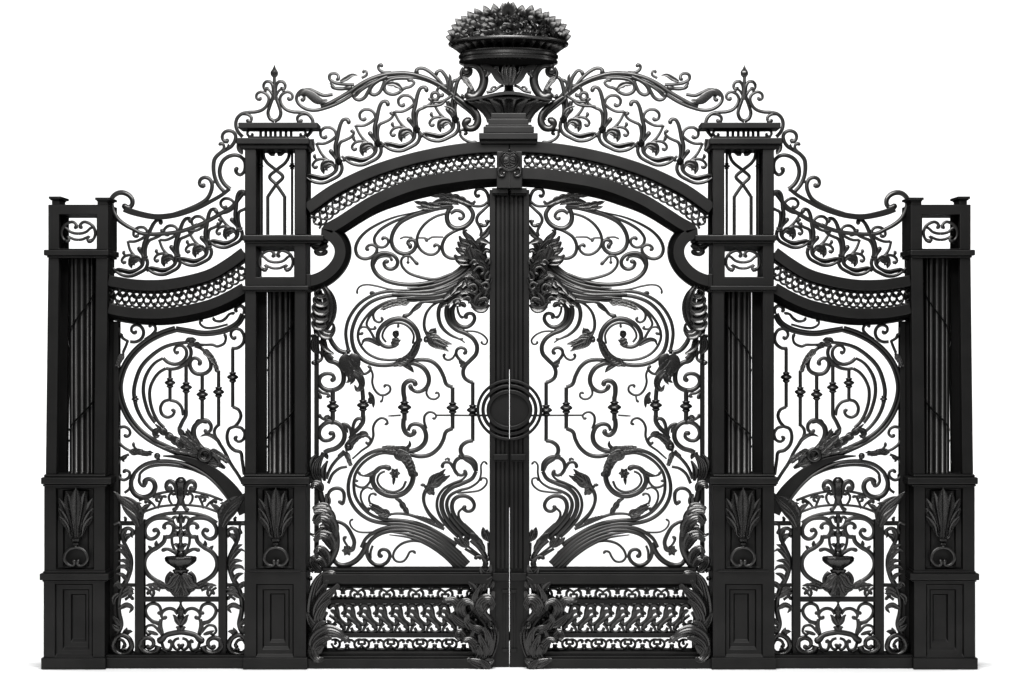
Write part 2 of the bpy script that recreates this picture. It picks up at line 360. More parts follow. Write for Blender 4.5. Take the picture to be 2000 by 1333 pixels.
def tall_pillar(label):
    global CUR
    p = CUR = thing('gate_pillar', label, 'pillar', 538, .25, 'tall inner pillars of the gate'); B = .51
    BX('plinth_base', (474, 600.5, 1285, 1307, -.03, B + .03))
    stepped('plinth', (477, 597.5, 1118, 1285), [(500, 573.5, 1141, 1284), (512, 565, 1152, 1270), (526, 556, 1161, 1257)], B, p)
    BX('sill', (487, 588, 1115, 1118.5, -.02, .2), bevel=.004)
    LP('pedestal', [(477.3, 597.2, 950, 1117.6, B - .004), (477.3, 597.2, 950, 1117.6, .003), (500, 574, 953, 1113, .003), (502, 572, 955, 1110, .05), (512, 562, 957, 1108, .055), (514, 560, 959, 1106, .085)])
    palmette(538.5, p)
    BX('ledge', (470, 604.5, 932.5, 946.5, -.05, B + .05), (476, 597, 927, 932.5, -.02, B + .02), (473, 600, 946.5, 950.5, -.025, B + .025), bevel=.011)
    BX('post', (478, 500, 568, 927, 0, .11)); BX('post', (575, 597.5, 568, 927, 0, .11))
    BX('post', (487, 519.5, 568, 927, .40, B), bevel=.004); BX('post', (558, 606, 568, 927, .40, B), bevel=.004)
    BX('side_plate', (479, 482, 568, 927, .11, .40)); BX('side_plate', (593.5, 596.5, 568, 927, .11, .40))
    rods(547, 567, 927, p, [(612, 795), (790, 926)])
    BX('ledge', (472, 602.5, 558.5, 567, -.035, B + .035), (475, 600, 567, 570, -.015, B + .015), bevel=.011)
    LP('capital_frame', [(478, 597.5, 472, 558.5, B), (478, 597.5, 472, 558.5, 0), (500, 574, 481, 542, 0), (500, 574, 488, 538, B)], True)
    capital_scrolls(539, 490, .06, p)
    BX('ledge', (472, 632, 459, 470.5, -.06, B + .05), (476, 628, 470.5, 475, -.03, B + .02), bevel=.011)
    BX('post', (478, 500, 291, 459, 0, .11)); BX('post', (575, 597.5, 291, 459, 0, .11))
    BX('post', (487, 511.5, 291, 459, .40, B), bevel=.004); BX('post', (577, 606, 291, 459, .40, B), bevel=.004)
    BX('side_plate', (479, 482, 291, 459, .11, .40)); BX('side_plate', (593.5, 596.5, 291, 459, .11, .40))
    BX('lintel', (500.5, 574.5, 283, 297, .30, .46))
    for s in (1, -1):
        T((6, 6.4, 6.4), [(539.5 + s*a, b) for a, b in pts_of('6,296 6,302 12,300 18,293 24,293 24.5,306 18,318 0,333 -13,346 0,361 16,384')], 'lyre_bar', .26, 2, p)
        T(6.4, [(539.5 + s*16.5, 383), (539.5 + s*16.5, 459)], 'lyre_bar', .26, 0, p)
        o = T(4.6, [(539.5 + s*31, 284), (539.5 + s*31, 459)], 'guide_rod', .28, 0, p); KN(539.5 + s*31, 325, .55, o, .28)
    BX('cornice', (461, 603.5, 269.5, 281.5, -.07, B + .07), (472, 600, 281.5, 291, -.02, B + .02))
    for x0, x1, yt in ((463, 474, 281.5), (604, 613, 272)):
        mb = MB(); leaf(mb, 12, [((x0 + x1)/2 - 1, yt), ((x0 + x1)/2, yt + 9), ((x0 + x1)/2 + (4 if x0 > 500 else 5), yt + 21)], .0, root=.9); build(mb, 'drip_leaf', p, M_CAST)
    mb = MB()
    for x in (508.5, 518.5, 528, 537, 547.5, 558, 568): box(mb, x - 2.4, x + 2.4, 251.5, 270, .14, .2)
    box(mb, 496, 582, 250, 256, .12, .22); box(mb, 484, 596, 266.5, 269.8, .10, .24)
    build(mb, 'small_balustrade', p, M_FLAT, .002, smooth=False)
    for s in (1, -1): T((5, 5, 4), [(540 + s*a, b) for a, b in pts_of('42,256 46,254 54,255 57,261 53,267 47,265 48,260')], 'scroll_bar', .16, 1, p)
    BX('top_slab', (465, 620.5, 239.5, 251, .02, .38))
    # finial
    mb = MB(); c = 536; y = .22
    for s in (1, -1):
        q = lambda l: [(c + s*a, b) for a, b in pts_of(l)]
        tube(mb, (7, 6.5, 7), q('0,237 -8,233 -12.5,222 -8.5,206 -3,190 -1.5,178'), y, 0)
        tube(mb, (6, 6, 5), q('2,178 4,166 9,160 16,160 21,166 20,173 15,174 13,170'), y)
        tube(mb, (5, 4.4, 4), q('4,186 8,179 13,175 18,177 17,182'), y)
    tube(mb, (8, 5.5), '536,196 536,150', y, 0)
    lathe(mb, c, [(153, 2.6), (151, 4), (147, 7.4), (142, 7.8), (139, 6.6), (137.5, 5.4), (134, 3.2), (130, 1.5), (127, .3)], y, 14, 7, .14)
    o = build(mb, 'finial', p, M_CAST, ang=55)
    for s in (1, -1):
        q = lambda l: [(c + s*(a - 536), b) for a, b in pts_of(l)]
        T((7, 6.5, 5), q('474,268 465,258 460.5,245 463,232 472,223 485,220 500,219 514,214 523,203 525,192 520,184 510,180 502,184 501,192 507,195 510,190'), 'scroll_bar', y, 1, o)
        T((6, 6, 5), q('474,223 484,224 491,230 490,237 484,237 483,233'), 'scroll_bar', y, 1, o)
# ------------------------------------------------------------------ the repeated scroll unit of the cresting
def scroll_unit(cx, cy, sc=1.0, lean=0.0, post=1.0, y=None):
    """collar at (cx, cy); a post with a hook, a curl, a strut, a leaf ball and two hanging arcs"""
    yy = YY if y is None else y
    def q(l):
        out = []
        for a, b in pts_of(l):
            a *= sc; b *= sc
            if b < -6: a += lean * (-b - 6); b *= post
            out.append((cx + a, cy + b))
        return out
    mb = MB()
    tube(mb, (6, 8, 7.5, 6), q('-1,2 -5,-16 -6,-30 -2,-45 1,-60 5,-73 10,-79.5 17,-80 20,-75 18,-71'), yy)
    tube(mb, (5, 6, 5), q('-4,-48 -7,-58 -15,-64 -27,-64 -35,-56 -33,-47 -26,-45 -23,-50'), yy)
    tube(mb, (6, 5.5, 5), q('-2,-50 -14,-40 -28,-34 -42,-34'), yy, 0)
    tube(mb, (4.5, 5.5, 6), q('-44,-35 -33,-15 -18,1 -9,8'), yy + .01, 0)
    tube(mb, (4.6, 5.5, 6.5), q('-3,-2 -10,-12 -17,-23'), yy - .01, 1)
    tube(mb, (6, 6, 5), q('3,2 0,-20 4,-36 14,-41 24,-46 30,-53 27,-58 24,-55'), yy + .006)
    tube(mb, (5.5, 5.5, 5), q('-6,14 -10,6 -20,-2 -33,-5 -45,-1 -50,7 -46,12 -40,9'), yy)
    tube(mb, (4, 4.6), q('-42,-4 -47,-9 -45,-14'), yy)
    tube(mb, (7, 6.5, 4), q('-3,2 -4,16 -14,26 -30,31 -46,28 -59,26 -65,30 -66,36'), yy - .008)
    tube(mb, (5, 5, 4), q('-2,4 -8,20 -20,30.5 -33,35 -48,32 -60,30'), yy + .012, 0)
    tube(mb, (7, 6.5, 6, 5), q('5,3 7,14 2,26 -12,35 -30,42 -48,40 -62,32 -70,24'), yy, 0)
    o = build(mb, 'scroll_unit', CUR, M_BAR, ang=60)
    mb = MB()
    leaf(mb, 13, q('-8,8 -14,3 -24,3 -31,10 -30,18 -28,25'), yy - .02, 3, root=.3); leaf(mb, 9, q('-12,6 -20,8 -24,14 -21,18'), yy - .03); ball(mb, *q('-27,15')[0], 3.4, yy - .03)
    build(mb, 'leaf_scroll', o, M_CAST, ang=50)
    mb = MB(); a = q('-7,0')[0]; b = q('8,-1')[0]; tube(mb, (7, 9, 7), [a, b], yy - .015, 3); tube(mb, (5, 6, 5), [(a[0] + 1, a[1] + 4), (b[0] - 1, b[1] + 5)], yy - .01, 0)
    build(mb, 'collar', o, M_CAST, ang=60)
    return o
# ------------------------------------------------------------------ side panels
def side_panel(label):
    global CUR, YY
    p = CUR = thing('side_panel', label, 'fence panel', 345, .26, 'side panels between the pillars'); YY = .27
    # cresting
    T((7, 8.5, 9.5, 8), '266,451 245,440 230,428 221,412 217.5,398 219,387 227,379 238,376.5 250,380.5 258,390 258,400 252,406 244,404 242,398')
    BD('top_rail', '242,408 254,413 275,419 305,424 335,421.5 365,414 392,404 412,393.5 432,382 449,369', (13, 11.5, 11, 8, 7.5), .18, .36)
    T((8, 8, 6.5), '340,419 366,410 390,399 405,388 413,372 414,360 409,350 399,347 391,352 390,360 396,364 400,359')
    T((7.5, 8, 8), '262,449 276,456 295,458 320,457 350,453 380,443.5 410,430 432,417 450,407 460,397 470,384 478,374', 'lower_rail', e=0)
    T((7, 8, 7, 6), '440,377 428,364 420,348 417,330 419,312 428,301 441,293 452,286 459,275 460,265 455,258 446,256 437,260 434,268 437,275 443,277 444,271')
    T((8, 7.5, 6), '450,370 440,362 432,350 429,337 431,324 437,313 447,306 459,303.5 469,306 477,314 479,325 476,337 469,342 462,338 461,331 466,329')
    T((6, 5), '430,299 437,291 437,284 432,281 427,284'); LF(7, '441,294 446,288 446,281')
    T(6, '414,357 423,354', 'joint', e=0)
    for (cx, cy, ln) in ((282, 503, .24), (346, 500, .13), (407, 482, -.04), (467, 447, -.12)):
        scroll_unit(cx, cy, .88, ln, 1.03)
    # rails and the interlace between them
    BD('upper_rail', '211,548 228,551 260,556 290,557.5 320,556.5 365,549 410,536 445,516 477,493', 21, .012, .44, (4, 6, 8), 1)
    BD('lower_rail', '211,602 228,606 260,611 300,612.5 320,612 365,606 410,595 445,580 477,562', 20, .012, .46, (11, 15, 16), 1)
    interlace('211,578 228,581 260,585 300,587 330,585 365,579 400,569 435,554 478,527', 14.5, 62, .14, w=4.5)
    # frame bars against the pillars
    BX('stile', (208, 221, 628, 1288, .28, .36), (221, 231.5, 628, 1288, .24, .37), bevel=.004)
    # big volute and its arcs
    V = '343,643 316,652 286,668 261,690 244,715 234.5,745 234,767 240,792 252,817 271,841 296,860 326,875 352,886 388,901'
    for off, w in ((-3.2, 7), (3.4, 6.5)): T(w, along(V, off), 'volute_band', e=0)
    V2 = '343,643 370,647.5 395,651.5 420,650 446,643 466,630 475,614'
    for off, w in ((-2.6, 6), (2.8, 6)): T((w, w, w+1), along(V2, off), 'volute_band', e=0)
    T((6, 7, 5), '476,614 477,604 471,598 463,600 460,606 464,610')
    T((4, 6, 4), '459,612 448,614 441,622 431,628 419,626 416,620', e=3); T((4, 5, 4), '445,634 415,641 400,640 391,633 391,627 397,627')
    T((6, 8, 8, 6), '367,669 345,671.5 320,679 295,696 276,717 266,741 261.5,765 263,780 267,797 276,816 289,833 302,845', e=0); KN(264, 780, .62)
    T((7, 7, 7, 5), '303,826 292,810 283.5,786 280,765 282,744 290,725 303,709 318.5,700', e=0)
    T((7, 7, 6, 5), '318.5,700 328,708 343,712 356,707 364,695 363,683 355,675.5 346,676.5 340.5,684 345,690 349,686')
    T((6.5, 6.5, 6), '321,836 309,824 299,805 293,782 293,760 300,742 311,728 324,720', e=0)
    T((6, 7, 7), '324,720 336,721.5 351,718 365,708 373,693 372,682 366,674', e=0)
    T((6, 7.5, 8, 6), '380,676 393,681 404,692 411.5,708 411,720 404,728 391,731.5 379,728 371.5,717 372,706 379,700 387,702 391,709 387,714')
    LF(9, '362,668 372,663 384,665', lobes=2); AC(13, '366,672 380,672 396,680', 'frond', k=3, wide=True); AC(15, '396,682 410,696 420,712 425,730', 'frond', k=5); T((5, 6.5, 5), '424,728 423,718 416,702 404,688', e=0)
    T((4, 5.5, 4.5), '388,673 402,674 416,674 424,677 438,671 441,660 438,652', e=1)
    BAL(332, 720, 782, 748, 6.5, .88, [((6, 6.5, 5), '332,781 320,785 313.5,797 317,810 328,815.5 338,811 340,803 334,801'), ((6, 6, 6), '332,782 346,786 355,797 358,812', 0)])
    BAL(363.5, 712, 800, 757, 7, .95, [((7, 7.5, 8), '363.5,798 363,812 357,823 350,838', 0)])
    BAL(395, 729, 822, 771, 7, .95)
    BAL(427, 724, 833, 766, 6.6, .92, [((6, 6.5, 6.5, 6), '427,830 420,838 419,848 427,864 438,881 450,905 464,926 476,946', 0)])
    BAL(454.5, 681, 796, 737, 6.6, .92, [((6.5, 6.5, 6, 5), '452,681 464,680 474,672 477,660 471,646 461,642.5 453,647 451,656 457,662 461,657'), ((6, 6.5, 6), '454.5,795 466,801 470.5,812 466,825 459,833', 0)])
    T((6, 6, 5), '459,833 472,837 478,848 474,860 465,863 459,857 464,852'); T((6, 7, 6), '460,833 448,838 443.5,852 447,869 458,880 470,884 473,900 477,928', e=0)
    # small curls at the upper left
    T((6, 6.5, 5), '254,668 266,668 277,661 280.5,649 276,639 267,635 258,639 257,647 263,651 267,646'); T((6, 6, 5), '283,664 296,655 304,645 302,637 296,634 291,640')
    T((5, 5.5, 5), '250,667 240,661 233,651 232,643 235,640'); T((4.5, 4.5), '241,662 237,655 239,652'); T((5, 5.5), '250,665 246,676 240,690', e=0)
    AC(14, '242,690 236,700 229,716', k=3)
    # acanthus mass where the bars spring
    AC(26, '440,915 415,900 390,888 362,873 335,856 318,842 300,826', k=7, seed=3); AC(20, '430,905 400,893 372,884 345,880 318,872', k=5, seed=4)
    LF(13, '312,838 303,845 306,853 312,850', y=.2); LF(14, '348,836 356,848 372,862 392,880', lobes=4); LF(15, '352,852 370,868 388,888', y=.2, lobes=3)
    T((13, 11, 8, 5), '402,886 386,868 378,850 380,834 391,824 404,822 412,831 411,841 404,845 399,839', 'horn_scroll', y=.235)
    AC(15, '396,880 378,862 368,846 366,836', k=4, y=.22); LF(8, '380,828 392,822 404,828', lobes=2); LF(8, '432,868 418,854 404,849 391,853')
    mb = MB(); tube(mb, 8, [(400 + 11*math.cos(a*math.pi/10), 889 + 11*math.sin(a*math.pi/10)) for a in range(21)], .19, 0); build(mb, 'leaf_ring', p, M_CAST, ang=60)
    AC(18, '408,880 425,888 440,898 447,906', k=4, y=.2); T((6, 6), '412,925 430,932 443,950', e=0)
    # the raking beam
    BD('raking_beam', '318,891 345,893 385,905 420,926 449,955 474,990 480,1002', (3, 12, 20, 27, 28), .2, .33, bevel=.006)
    T((4, 5, 5), along('310,896 345,898 382,911 414,932 442,962 466,998', 5), 'raking_beam_edge', .2, 0)
    T((7.5, 8, 8), '256,938 264,923 281,909 305,902 335,902 365,908 395,920 420,937 446,962 464,987', e=0)
    T((5, 6, 5, 2), '272,938 274,925 288,914 310,909 340,910 375,918 405,932', e=0)
    T((8, 10, 10, 7), '262,926 256,942 258,957 267,968 281,972 296,966 303,952 299,940 290,936 283,941 286,948'); T((5.5, 6, 5), '273,930 272,941 278,949 286,948')
    T((5, 6, 6, 5), '266,884 250,879 236,869 228,856 227,846 232,837 243,834 252,839 254,848 248,853 242,849'); T((5, 6, 6, 5), '252,888 237,895 229,908 227,920 233,934 243,938 252,932 253,923 246,919 240,924')
    T((4, 4.5), '268,879 261,871 261,864'); AC(16, '252,884 268,883 284,886 300,884', k=4); LF(8, '248,890 240,898 243,903'); mb = MB(); ball(mb, 307, 891, 6.5, .2); ball(mb, 309, 898, 4, .21); build(mb, 'boss', p, M_CAST)
    T((5, 5), '254,938 255,948 251,957 243,963', e=0)
    # low grille
    BX('grille_post', (263, 281, 1016, 1284, .2, .32), bevel=.004); BX('grille_post', (426, 441.5, 1012, 1284, .2, .32), bevel=.004)
    BX('rail', (230, 263, 1019, 1027, .22, .3), bevel=.003); BX('rail', (441.5, 480, 1019, 1027, .22, .3), bevel=.003)
    BX('rail', (281, 426, 1167.5, 1176, .21, .31), bevel=.003); BX('rail', (230, 263, 1141, 1147, .22, .3), bevel=.003); BX('rail', (441.5, 480, 1141, 1147, .22, .3), bevel=.003)
    BX('base_rail', (200, 484, 1285, 1307, .04, .46), (200, 484, 1280.5, 1285, .08, .42))
    for l, w in (('271,978 300,967 330,960.5 352,958', 5), ('279,1001 310,990.5 345,986.5 352,986', 4.6), ('282,1022 300,1011 325,1004 352,1002', 7)):
        pl = pts_of(l); T(w, pl + mirx(pl, 353)[::-1], 'arch_bar', e=0)
    mb = MB(); lathe(mb, 353, [(984, 4), (978, 6), (971, 9.5), (966, 9.5), (955, 9), (947, 9.6), (944, 11), (939, 11), (935, 8.5), (932, 4)], .24, 18, 8, .1); o = build(mb, 'fleuron', p, M_CAST, ang=50)
    for s in (1, -1):
        q = lambda l: [(353 + s*a, b) for a, b in pts_of(l)]
        T((9, 9, 7), q('7,968 10,950 16,942 23,941 28,947 27,954 21,955 19,950'), 'scroll_bar', .24, 1, o); T((7, 7, 5), q('3,976 6,988 11,995 17,996'), 'leg', .24, 1, o)
        T((4, 5, 4), q('17,986 22,978 23,969 18,964 12,968')); T((4, 5, 4), q('45,994 40,980 34,970 27,972')); T((4, 5.5, 4), q('34,971 42,969 48,976 43,981')); T((4, 5), q('50,990 58,981 66,978 70,984'))
        LF(7, q('58,986 64,978 72,977')); LF(6, q('40,974 48,970 56,974'))
        LF(18, q('80,1026 86,1008 98,992 112,980 131,961'), 'corner_leaf', y=.19, rise=1.6); LF(15, q('78,1022 79,1003 90,985 104,975 116,970'), 'corner_leaf', y=.2, rise=1.6); LF(12, q('82,1030 92,1012 106,998 116,986'), 'corner_leaf', y=.18, rise=1.6); LF(14, q('80,1022 80,1005 70,992 58,985'), 'corner_leaf', lobes=3, y=.2); LF(10, q('84,1012 90,996 84,984 76,984'), y=.19)
        T((8, 8, 8, 6), q('16,1018 26,1013 38,1012 52,1014 64,1022 70,1034 68,1047 59,1053 49,1050 43,1041 48,1035 55,1039'))
        T((8, 8, 7, 5.5), q('30,1049 20,1048 14,1038 15,1026 22,1022 30,1024 33,1030 28,1033')); T((8, 9, 9, 8), q('30,1046 33,1058 45,1069 60,1078 70,1092 71,1108 64,1122 52,1132 38,1139'), e=0)
        LF(8, q('46,1070 48,1062 47,1056')); LF(7, q('56,1076 60,1070 64,1066'))
        T((5, 6, 5), q('4,1022 9,1010 16,1014 12,1026 4,1034')); T((5, 5.5, 5), q('6,1046 16,1048 17,1060 12,1074 4,1082')); T((7, 7, 5), q('4,1086 14,1078 26,1073 38,1076'))
        LF(9, q('4,1046 10,1040 16,1042')); LF(8, q('3,1070 9,1064 14,1064'))
        # below the urn and the bottom square
        AC(17, q('4,1166 14,1155 26,1148 40,1140 52,1136'), k=4, y=.21, seed=6); T((9, 8, 6), q('8,1146 20,1146 27,1136 24,1124 17,1119 22,1124'), y=.22); T((5, 5, 4), q('40,1154 52,1150 60,1156 56,1163 50,1160')); T((4.5, 5, 4), q('62,1146 54,1152 52,1162')); T((4.5, 5), q('70,1148 62,1154 66,1162')); LF(10, q('30,1150 48,1143 70,1144'), lobes=3)
        T((6, 6.5, 6.5, 5), q('40,1217 54,1214 65,1205 69,1192 63,1182 52,1179 42,1184 39,1196 46,1199')); T((6, 6.5, 5), q('6,1200 13,1191 24,1189 34,1194 38,1203 33,1208 27,1204'))
        LF(9, q('34,1242 40,1226 38,1212 34,1206')); T((7, 8, 7), q('38,1210 41,1224 36,1240 30,1248'), e=0); T((5, 5, 4), q('40,1236 54,1222 66,1224 69,1234 62,1240 57,1235')); T((4.5, 5), q('40,1222 48,1218 56,1214 58,1210')); LF(7, q('44,1240 56,1236 66,1232'))
        T((10, 10, 9), q('0,1235 14,1237 28,1241 38,1250 46,1254'), y=.23); T((6, 6, 5), q('38,1252 32,1268 22,1270 18,1262 20,1252 25,1256')); T((5, 5.5, 5), q('3,1247 11,1250 15,1258 11,1267 4,1269 2,1262 7,1259')); T((5, 5), q('48,1274 36,1270 28,1274'), e=0)
        mb = MB(); tube(mb, (13, 13, 9, 6), q('43,1262 47,1272 58,1277 72,1274 80,1262 76,1250 64,1246 54,1252 54,1262 62,1266 67,1260'), .22); build(mb, 'volute', p, M_CAST, ang=60)
        mb = MB(); ball(mb, *q('74,1193')[0], 3.5, .25); build(mb, 'bead', p, M_CAST)
    mb = MB(); lathe(mb, 353, [(1004, 3), (1010, 6), (1016, 4), (1026, 3.5), (1036, 4), (1040, 8), (1046, 8.5), (1050, 4), (1060, 3.5), (1064, 7), (1068, 6), (1073, 8), (1078, 5), (1082, 8), (1088, 6)], .25, 12, 5, .16); o = build(mb, 'urn_stem', p, M_CAST, ang=50)
    mb = MB(); lathe(mb, 353, [(1090, 12), (1087, 26), (1087, 31), (1090, 34), (1096, 33), (1101, 28), (1106, 20), (1110, 13), (1112, 12), (1113, 17), (1116, 17.5), (1118, 15), (1120, 15.5), (1122, 12), (1130, 12), (1142, 13), (1152, 12), (1160, 9), (1167, 6), (1170, 8), (1174, 6), (1178, 2)], .24, 36, 12, .13, .55); build(mb, 'urn', p, M_CAST, ang=50)
    mb = MB()
    for s in (1, -1):
        for a in ('2,1124 8,1136 16,1146 26,1148', '2,1128 5,1142 10,1156 16,1162', '0,1126 0,1145 0,1164', '4,1122 16,1130 22,1140 34,1146'): leaf(mb, 11, [(353 + s*u, v) for u, v in pts_of(a)], .17, rise=1.3)
    build(mb, 'urn_foliage', p, M_CAST, ang=50)
    mb = MB(); lathe(mb, 353, [(1178, 2), (1184, 4), (1190, 9), (1195, 9), (1200, 6), (1205, 8), (1212, 9), (1220, 6), (1228, 4), (1234, 6), (1240, 5)], .24, 20, 6, .15); o = build(mb, 'bud', p, M_CAST, ang=50)
    for s in (1, -1): LF(9, [(353 + s*a, b) for a, b in pts_of('2,1222 8,1212 12,1204 16,1201')], parent=o, y=.2); LF(8, [(353 + s*a, b) for a, b in pts_of('2,1232 6,1226 10,1226')], parent=o, y=.2)
    # leafy strips outside the grille posts
    for c, s in ((237, 1), (467, -1)):
        q = lambda l: [(c + s*(a - 237), b) for a, b in pts_of(l)]
        T((6, 9, 10, 9, 11), q('246,1036 240,1052 248,1072 255,1090 255,1110 248,1132 238,1150 232,1172 232,1196 236,1220 228,1240'), 'vine_stem', .25, 0)
        T((8, 8, 6), q('240,1056 238,1042 244,1034 254,1033 260,1040 255,1046'), y=.24); LF(11, q('244,1060 246,1050 256,1046 259,1051'))
        for l in ('254,1096 242,1080 232,1074 226,1078', '256,1108 244,1096 230,1096', '254,1120 246,1108 232,1108 227,1114', '248,1136 240,1124 228,1120', '250,1084 240,1068 230,1064'): LF(9, q(l), y=.22)
        for l in ('236,1168 250,1158 262,1160', '232,1190 248,1182 258,1188 252,1198', '240,1158 252,1150 262,1152', '232,1160 222,1168 222,1182', '236,1222 226,1212 220,1204', '234,1232 224,1226 219,1220', '236,1150 228,1140 222,1146'): LF(10, q(l), y=.21)
        T((5, 5, 4), q('240,1146 250,1148 258,1156 254,1164 250,1160')); T((5, 5), q('244,1172 254,1166 261,1172'))
        LF(8, q('240,1240 246,1232 248,1226')); LF(9, q('244,1240 252,1234 259,1234'))
        mb = MB(); tube(mb, (13, 12, 10, 7), q('225,1248 219,1260 223,1272 236,1280 250,1276 257,1263 252,1248 238,1241 226,1247 222,1260'), .2); tube(mb, (6, 6, 5), q('222,1262 230,1250 240,1252 244,1262 238,1264'), .22); tube(mb, (6, 5), q('256,1262 248,1270 240,1268 238,1274'), .22); build(mb, 'volute', p, M_CAST, ang=60)
        T((6, 5, 4), q('222,1025 232,1022 236,1030 232,1044'), y=.22)
        T((4, 4.5), q('242,1010 246,1014 243,1018'))
# ------------------------------------------------------------------ arch with its cresting
ARCH_U = '599,408 610,400 632,384 655,369 692,350 730,333.5 768,320.5 805,310 842,301.5 880,294.5 935,288 995,286'
ARCH_L = '1'
def arch():
    global CUR, YY, SG
    p = CUR = thing('entrance_arch', 'wide black segmental arch spanning the tall pillars, scrolled cresting above its two rails', 'gate arch', 995, .25)
    for SG in (1, -1):
        YY = .26
        BD('upper_rail', ARCH_U, 22, .04, .44, 7, 1)
        BD('lower_rail', '597,549 603,549 622,543.5 640,533 655,517.5 663.5,499 662.5,481 652,465.5 637,454.5 640,448 664,433.5 697,412 730,392 768,375 805,362 842,353 880,347 935,340 995,338', 21.5, .02, .46, (12, 12, 13, 14, 19, 20, 18, 16), 1 if False else 1)
        LP('joint_plate', [(598, 606, 536, 561, .2), (598, 606, 536, 561, .01)], bevel=.004)
        interlace('614,437 632,421 655,402 692,381 730,362 768,348 805,336.5 842,328 880,321 920,316 966,312', 13.5, 60, .15, w=4.5)
        T((9, 9, 6), '640,478 630,481 622,486 617,492 624,497 633,495 639,489', 'leaf_scroll', .2); LF(12, '606,478 618,484 630,486 642,480', y=.18)
        for (cx, cy) in ((661, 316), (737.5, 281), (813, 253.5), (889, 234)): scroll_unit(cx, cy, 1.0, 0.0, 1.03)
        T((5, 5.5, 5), '898,262 903,270 915,277 932,279'); T((5, 5.5, 4.5), '900,262 898,256 906,254 911,260 906,264')
        # the sweeping vine
        T((6, 8, 8, 7.5, 7), '926,236 928,228 920,217 908,206 893,194 880,181 862,168 842,157 820,149 798,144 775,143.5 752,146 728,153 704,165 682,180 660,193 640,203.5 626,208', 'vine_stem', e=0)
        T((5, 6, 7, 7, 6), '920,222 904,208 886,192 868,178 850,165 825,155 800,150.5 775,150.5 750,154.5 725,163 702,175 684,188 664,200 640,210 615,216 597,213 583,203 579,192 584,181 596,176', 'vine_stem', y=.27)
        T((7, 10, 13, 14, 12, 9), '890,189 910,203 924,214 932,226 933,240 926,250 914,251 908,243 913,236 920,238', 'console_scroll', y=.2)
        T((5, 6, 5), '884,192 902,207 918,219 926,230', 'console_scroll', y=.22, e=0)
        T((6, 7, 6, 4), '650,185 632,187 618,181 604,175 592,177 583,184', y=.25, e=0); LF(17, '634,200 620,196 608,187 596,181 585,186', y=.22); T((6, 6, 5), '582,188 588,184 594,189 592,196 587,194'); LF(8, '640,196 630,198 616,197', y=.22)
        T((6, 6.5, 6, 5), '692,166 672,165 654,162 644,155 644,147 652,143.5 660,147 661,154 656,157'); LF(9, '664,160 676,154 688,147 699,148', y=.23); T((7, 7, 5), '688,170 668,174 652,172 647,165', e=3); T((4, 5), '647,158 646,166', y=.25, e=0)
        T((5, 5, 4), '706,153 716,147 716,141 711,139 709,144'); T((6, 6, 5), '764,142 750,142 741,137 739,130 744,127 747,132')
        T((5, 6.5, 6, 4), '735,158 718,168 704,178 694,188 690,184', e=0); T((7, 7.5, 7, 5), '756,150 742,156 728,165 720,178 712,191 702,196 693,193 690,186 695,182', e=1)
        T((7, 7, 6), '746,154 731,164 723,175 723,182 731,186 741,181 747,170 751,158', e=0)
        T((7, 7.5, 7, 6, 5), '806,154 786,153 766,155 754,162 750,171 754,180 766,185 778,182 790,173 803,169 809,162 803,157 795,158'); LF(11, '756,166 768,164 780,170 784,176 778,180', y=.23, lobes=3); 
        T((5, 6.5, 7, 6), '872,178 862,163 850,150 838,140 826,134 816,135 813,141 818,144'); T((7, 7, 5), '876,178 874,158 869,147 860,138 853,142 852,149'); LF(10, '878,182 877,165 879,150 877,145'); T((5, 6.5, 5), '899,192 888,180 882,168 885,160 891,157 893,162')
        mb = MB(); tube(mb, 6.5, [(850 + 7*math.cos(a*math.pi/8), 188 + 7*math.sin(a*math.pi/8)) for a in range(17)], .26, 0); build(mb, 'vine_ring', p, M_BAR, ang=60)
        T((5, 6.5, 5.5), '871,196 862,204 846,207 832,208 826,210', e=0); LF(8, '889,232 884,218 873,210 866,207'); T((8, 7), '874,198 878,215 885,230', e=0)
        T((4, 4.5, 4), '898,195 903,189 902,184'); 
        T((5, 5, 4), '598,292 606,296 613,293 611,288'); 
    SG = 1; YY = .25
    BX('keystone', (970, 1020, 296, 368, -.012, .38)); BX('keystone_joint', (992.6, 997.2, 326, 367.5, -.016, .0), bevel=.001, mat=M_CAST)
    mb = MB(); lathe_f = [(0, 21), (.016, 20.5), (.026, 17), (.03, 0.2)]
    n = 36; vs = []; fs = []
    for (d, r) in lathe_f:
        for j in range(n): a = 2*math.pi*j/n; vs.append(P(995 + r*math.cos(a), 315 + r*.96*math.sin(a), -.012 - d))
    for i in range(3):
        for j in range(n): k = (j+1) % n; fs.append((i*n+j, i*n+k, (i+1)*n+k, (i+1)*n+j))
    mb.add(vs, fs); o = build(mb, 'medallion', p, M_CAST, ang=50)
    mb = MB()
    for s in (1, -1):
        for l, w in (('0,300 10,297 18,306 18,318 10,328 0,331', 3), ('0,306 8,303 13,309 13,318 7,325 0,327', 2.6), ('1,309 5,312 10,312', 2), ('1,314 5,317 11,317', 2), ('1,319 4,322 8,321', 2), ('0,304 -2,299 -3,296', 2)):
            tube(mb, w, [(995 + s*a, b) for a, b in pts_of(l)], -.047, 0, 6)
        tube(mb, (4, 5, 4), [(995 + s*a, b) for a, b in pts_of('10,328 18,328 22,334 19,343 12,344 10,339 14,337')], -.03)
    tube(mb, 2.2, '995,298 995,331', -.047, 0); ball(mb, 995, 293.5, 2.2, -.04); build(mb, 'leaf_relief', o, M_CAST, ang=60)
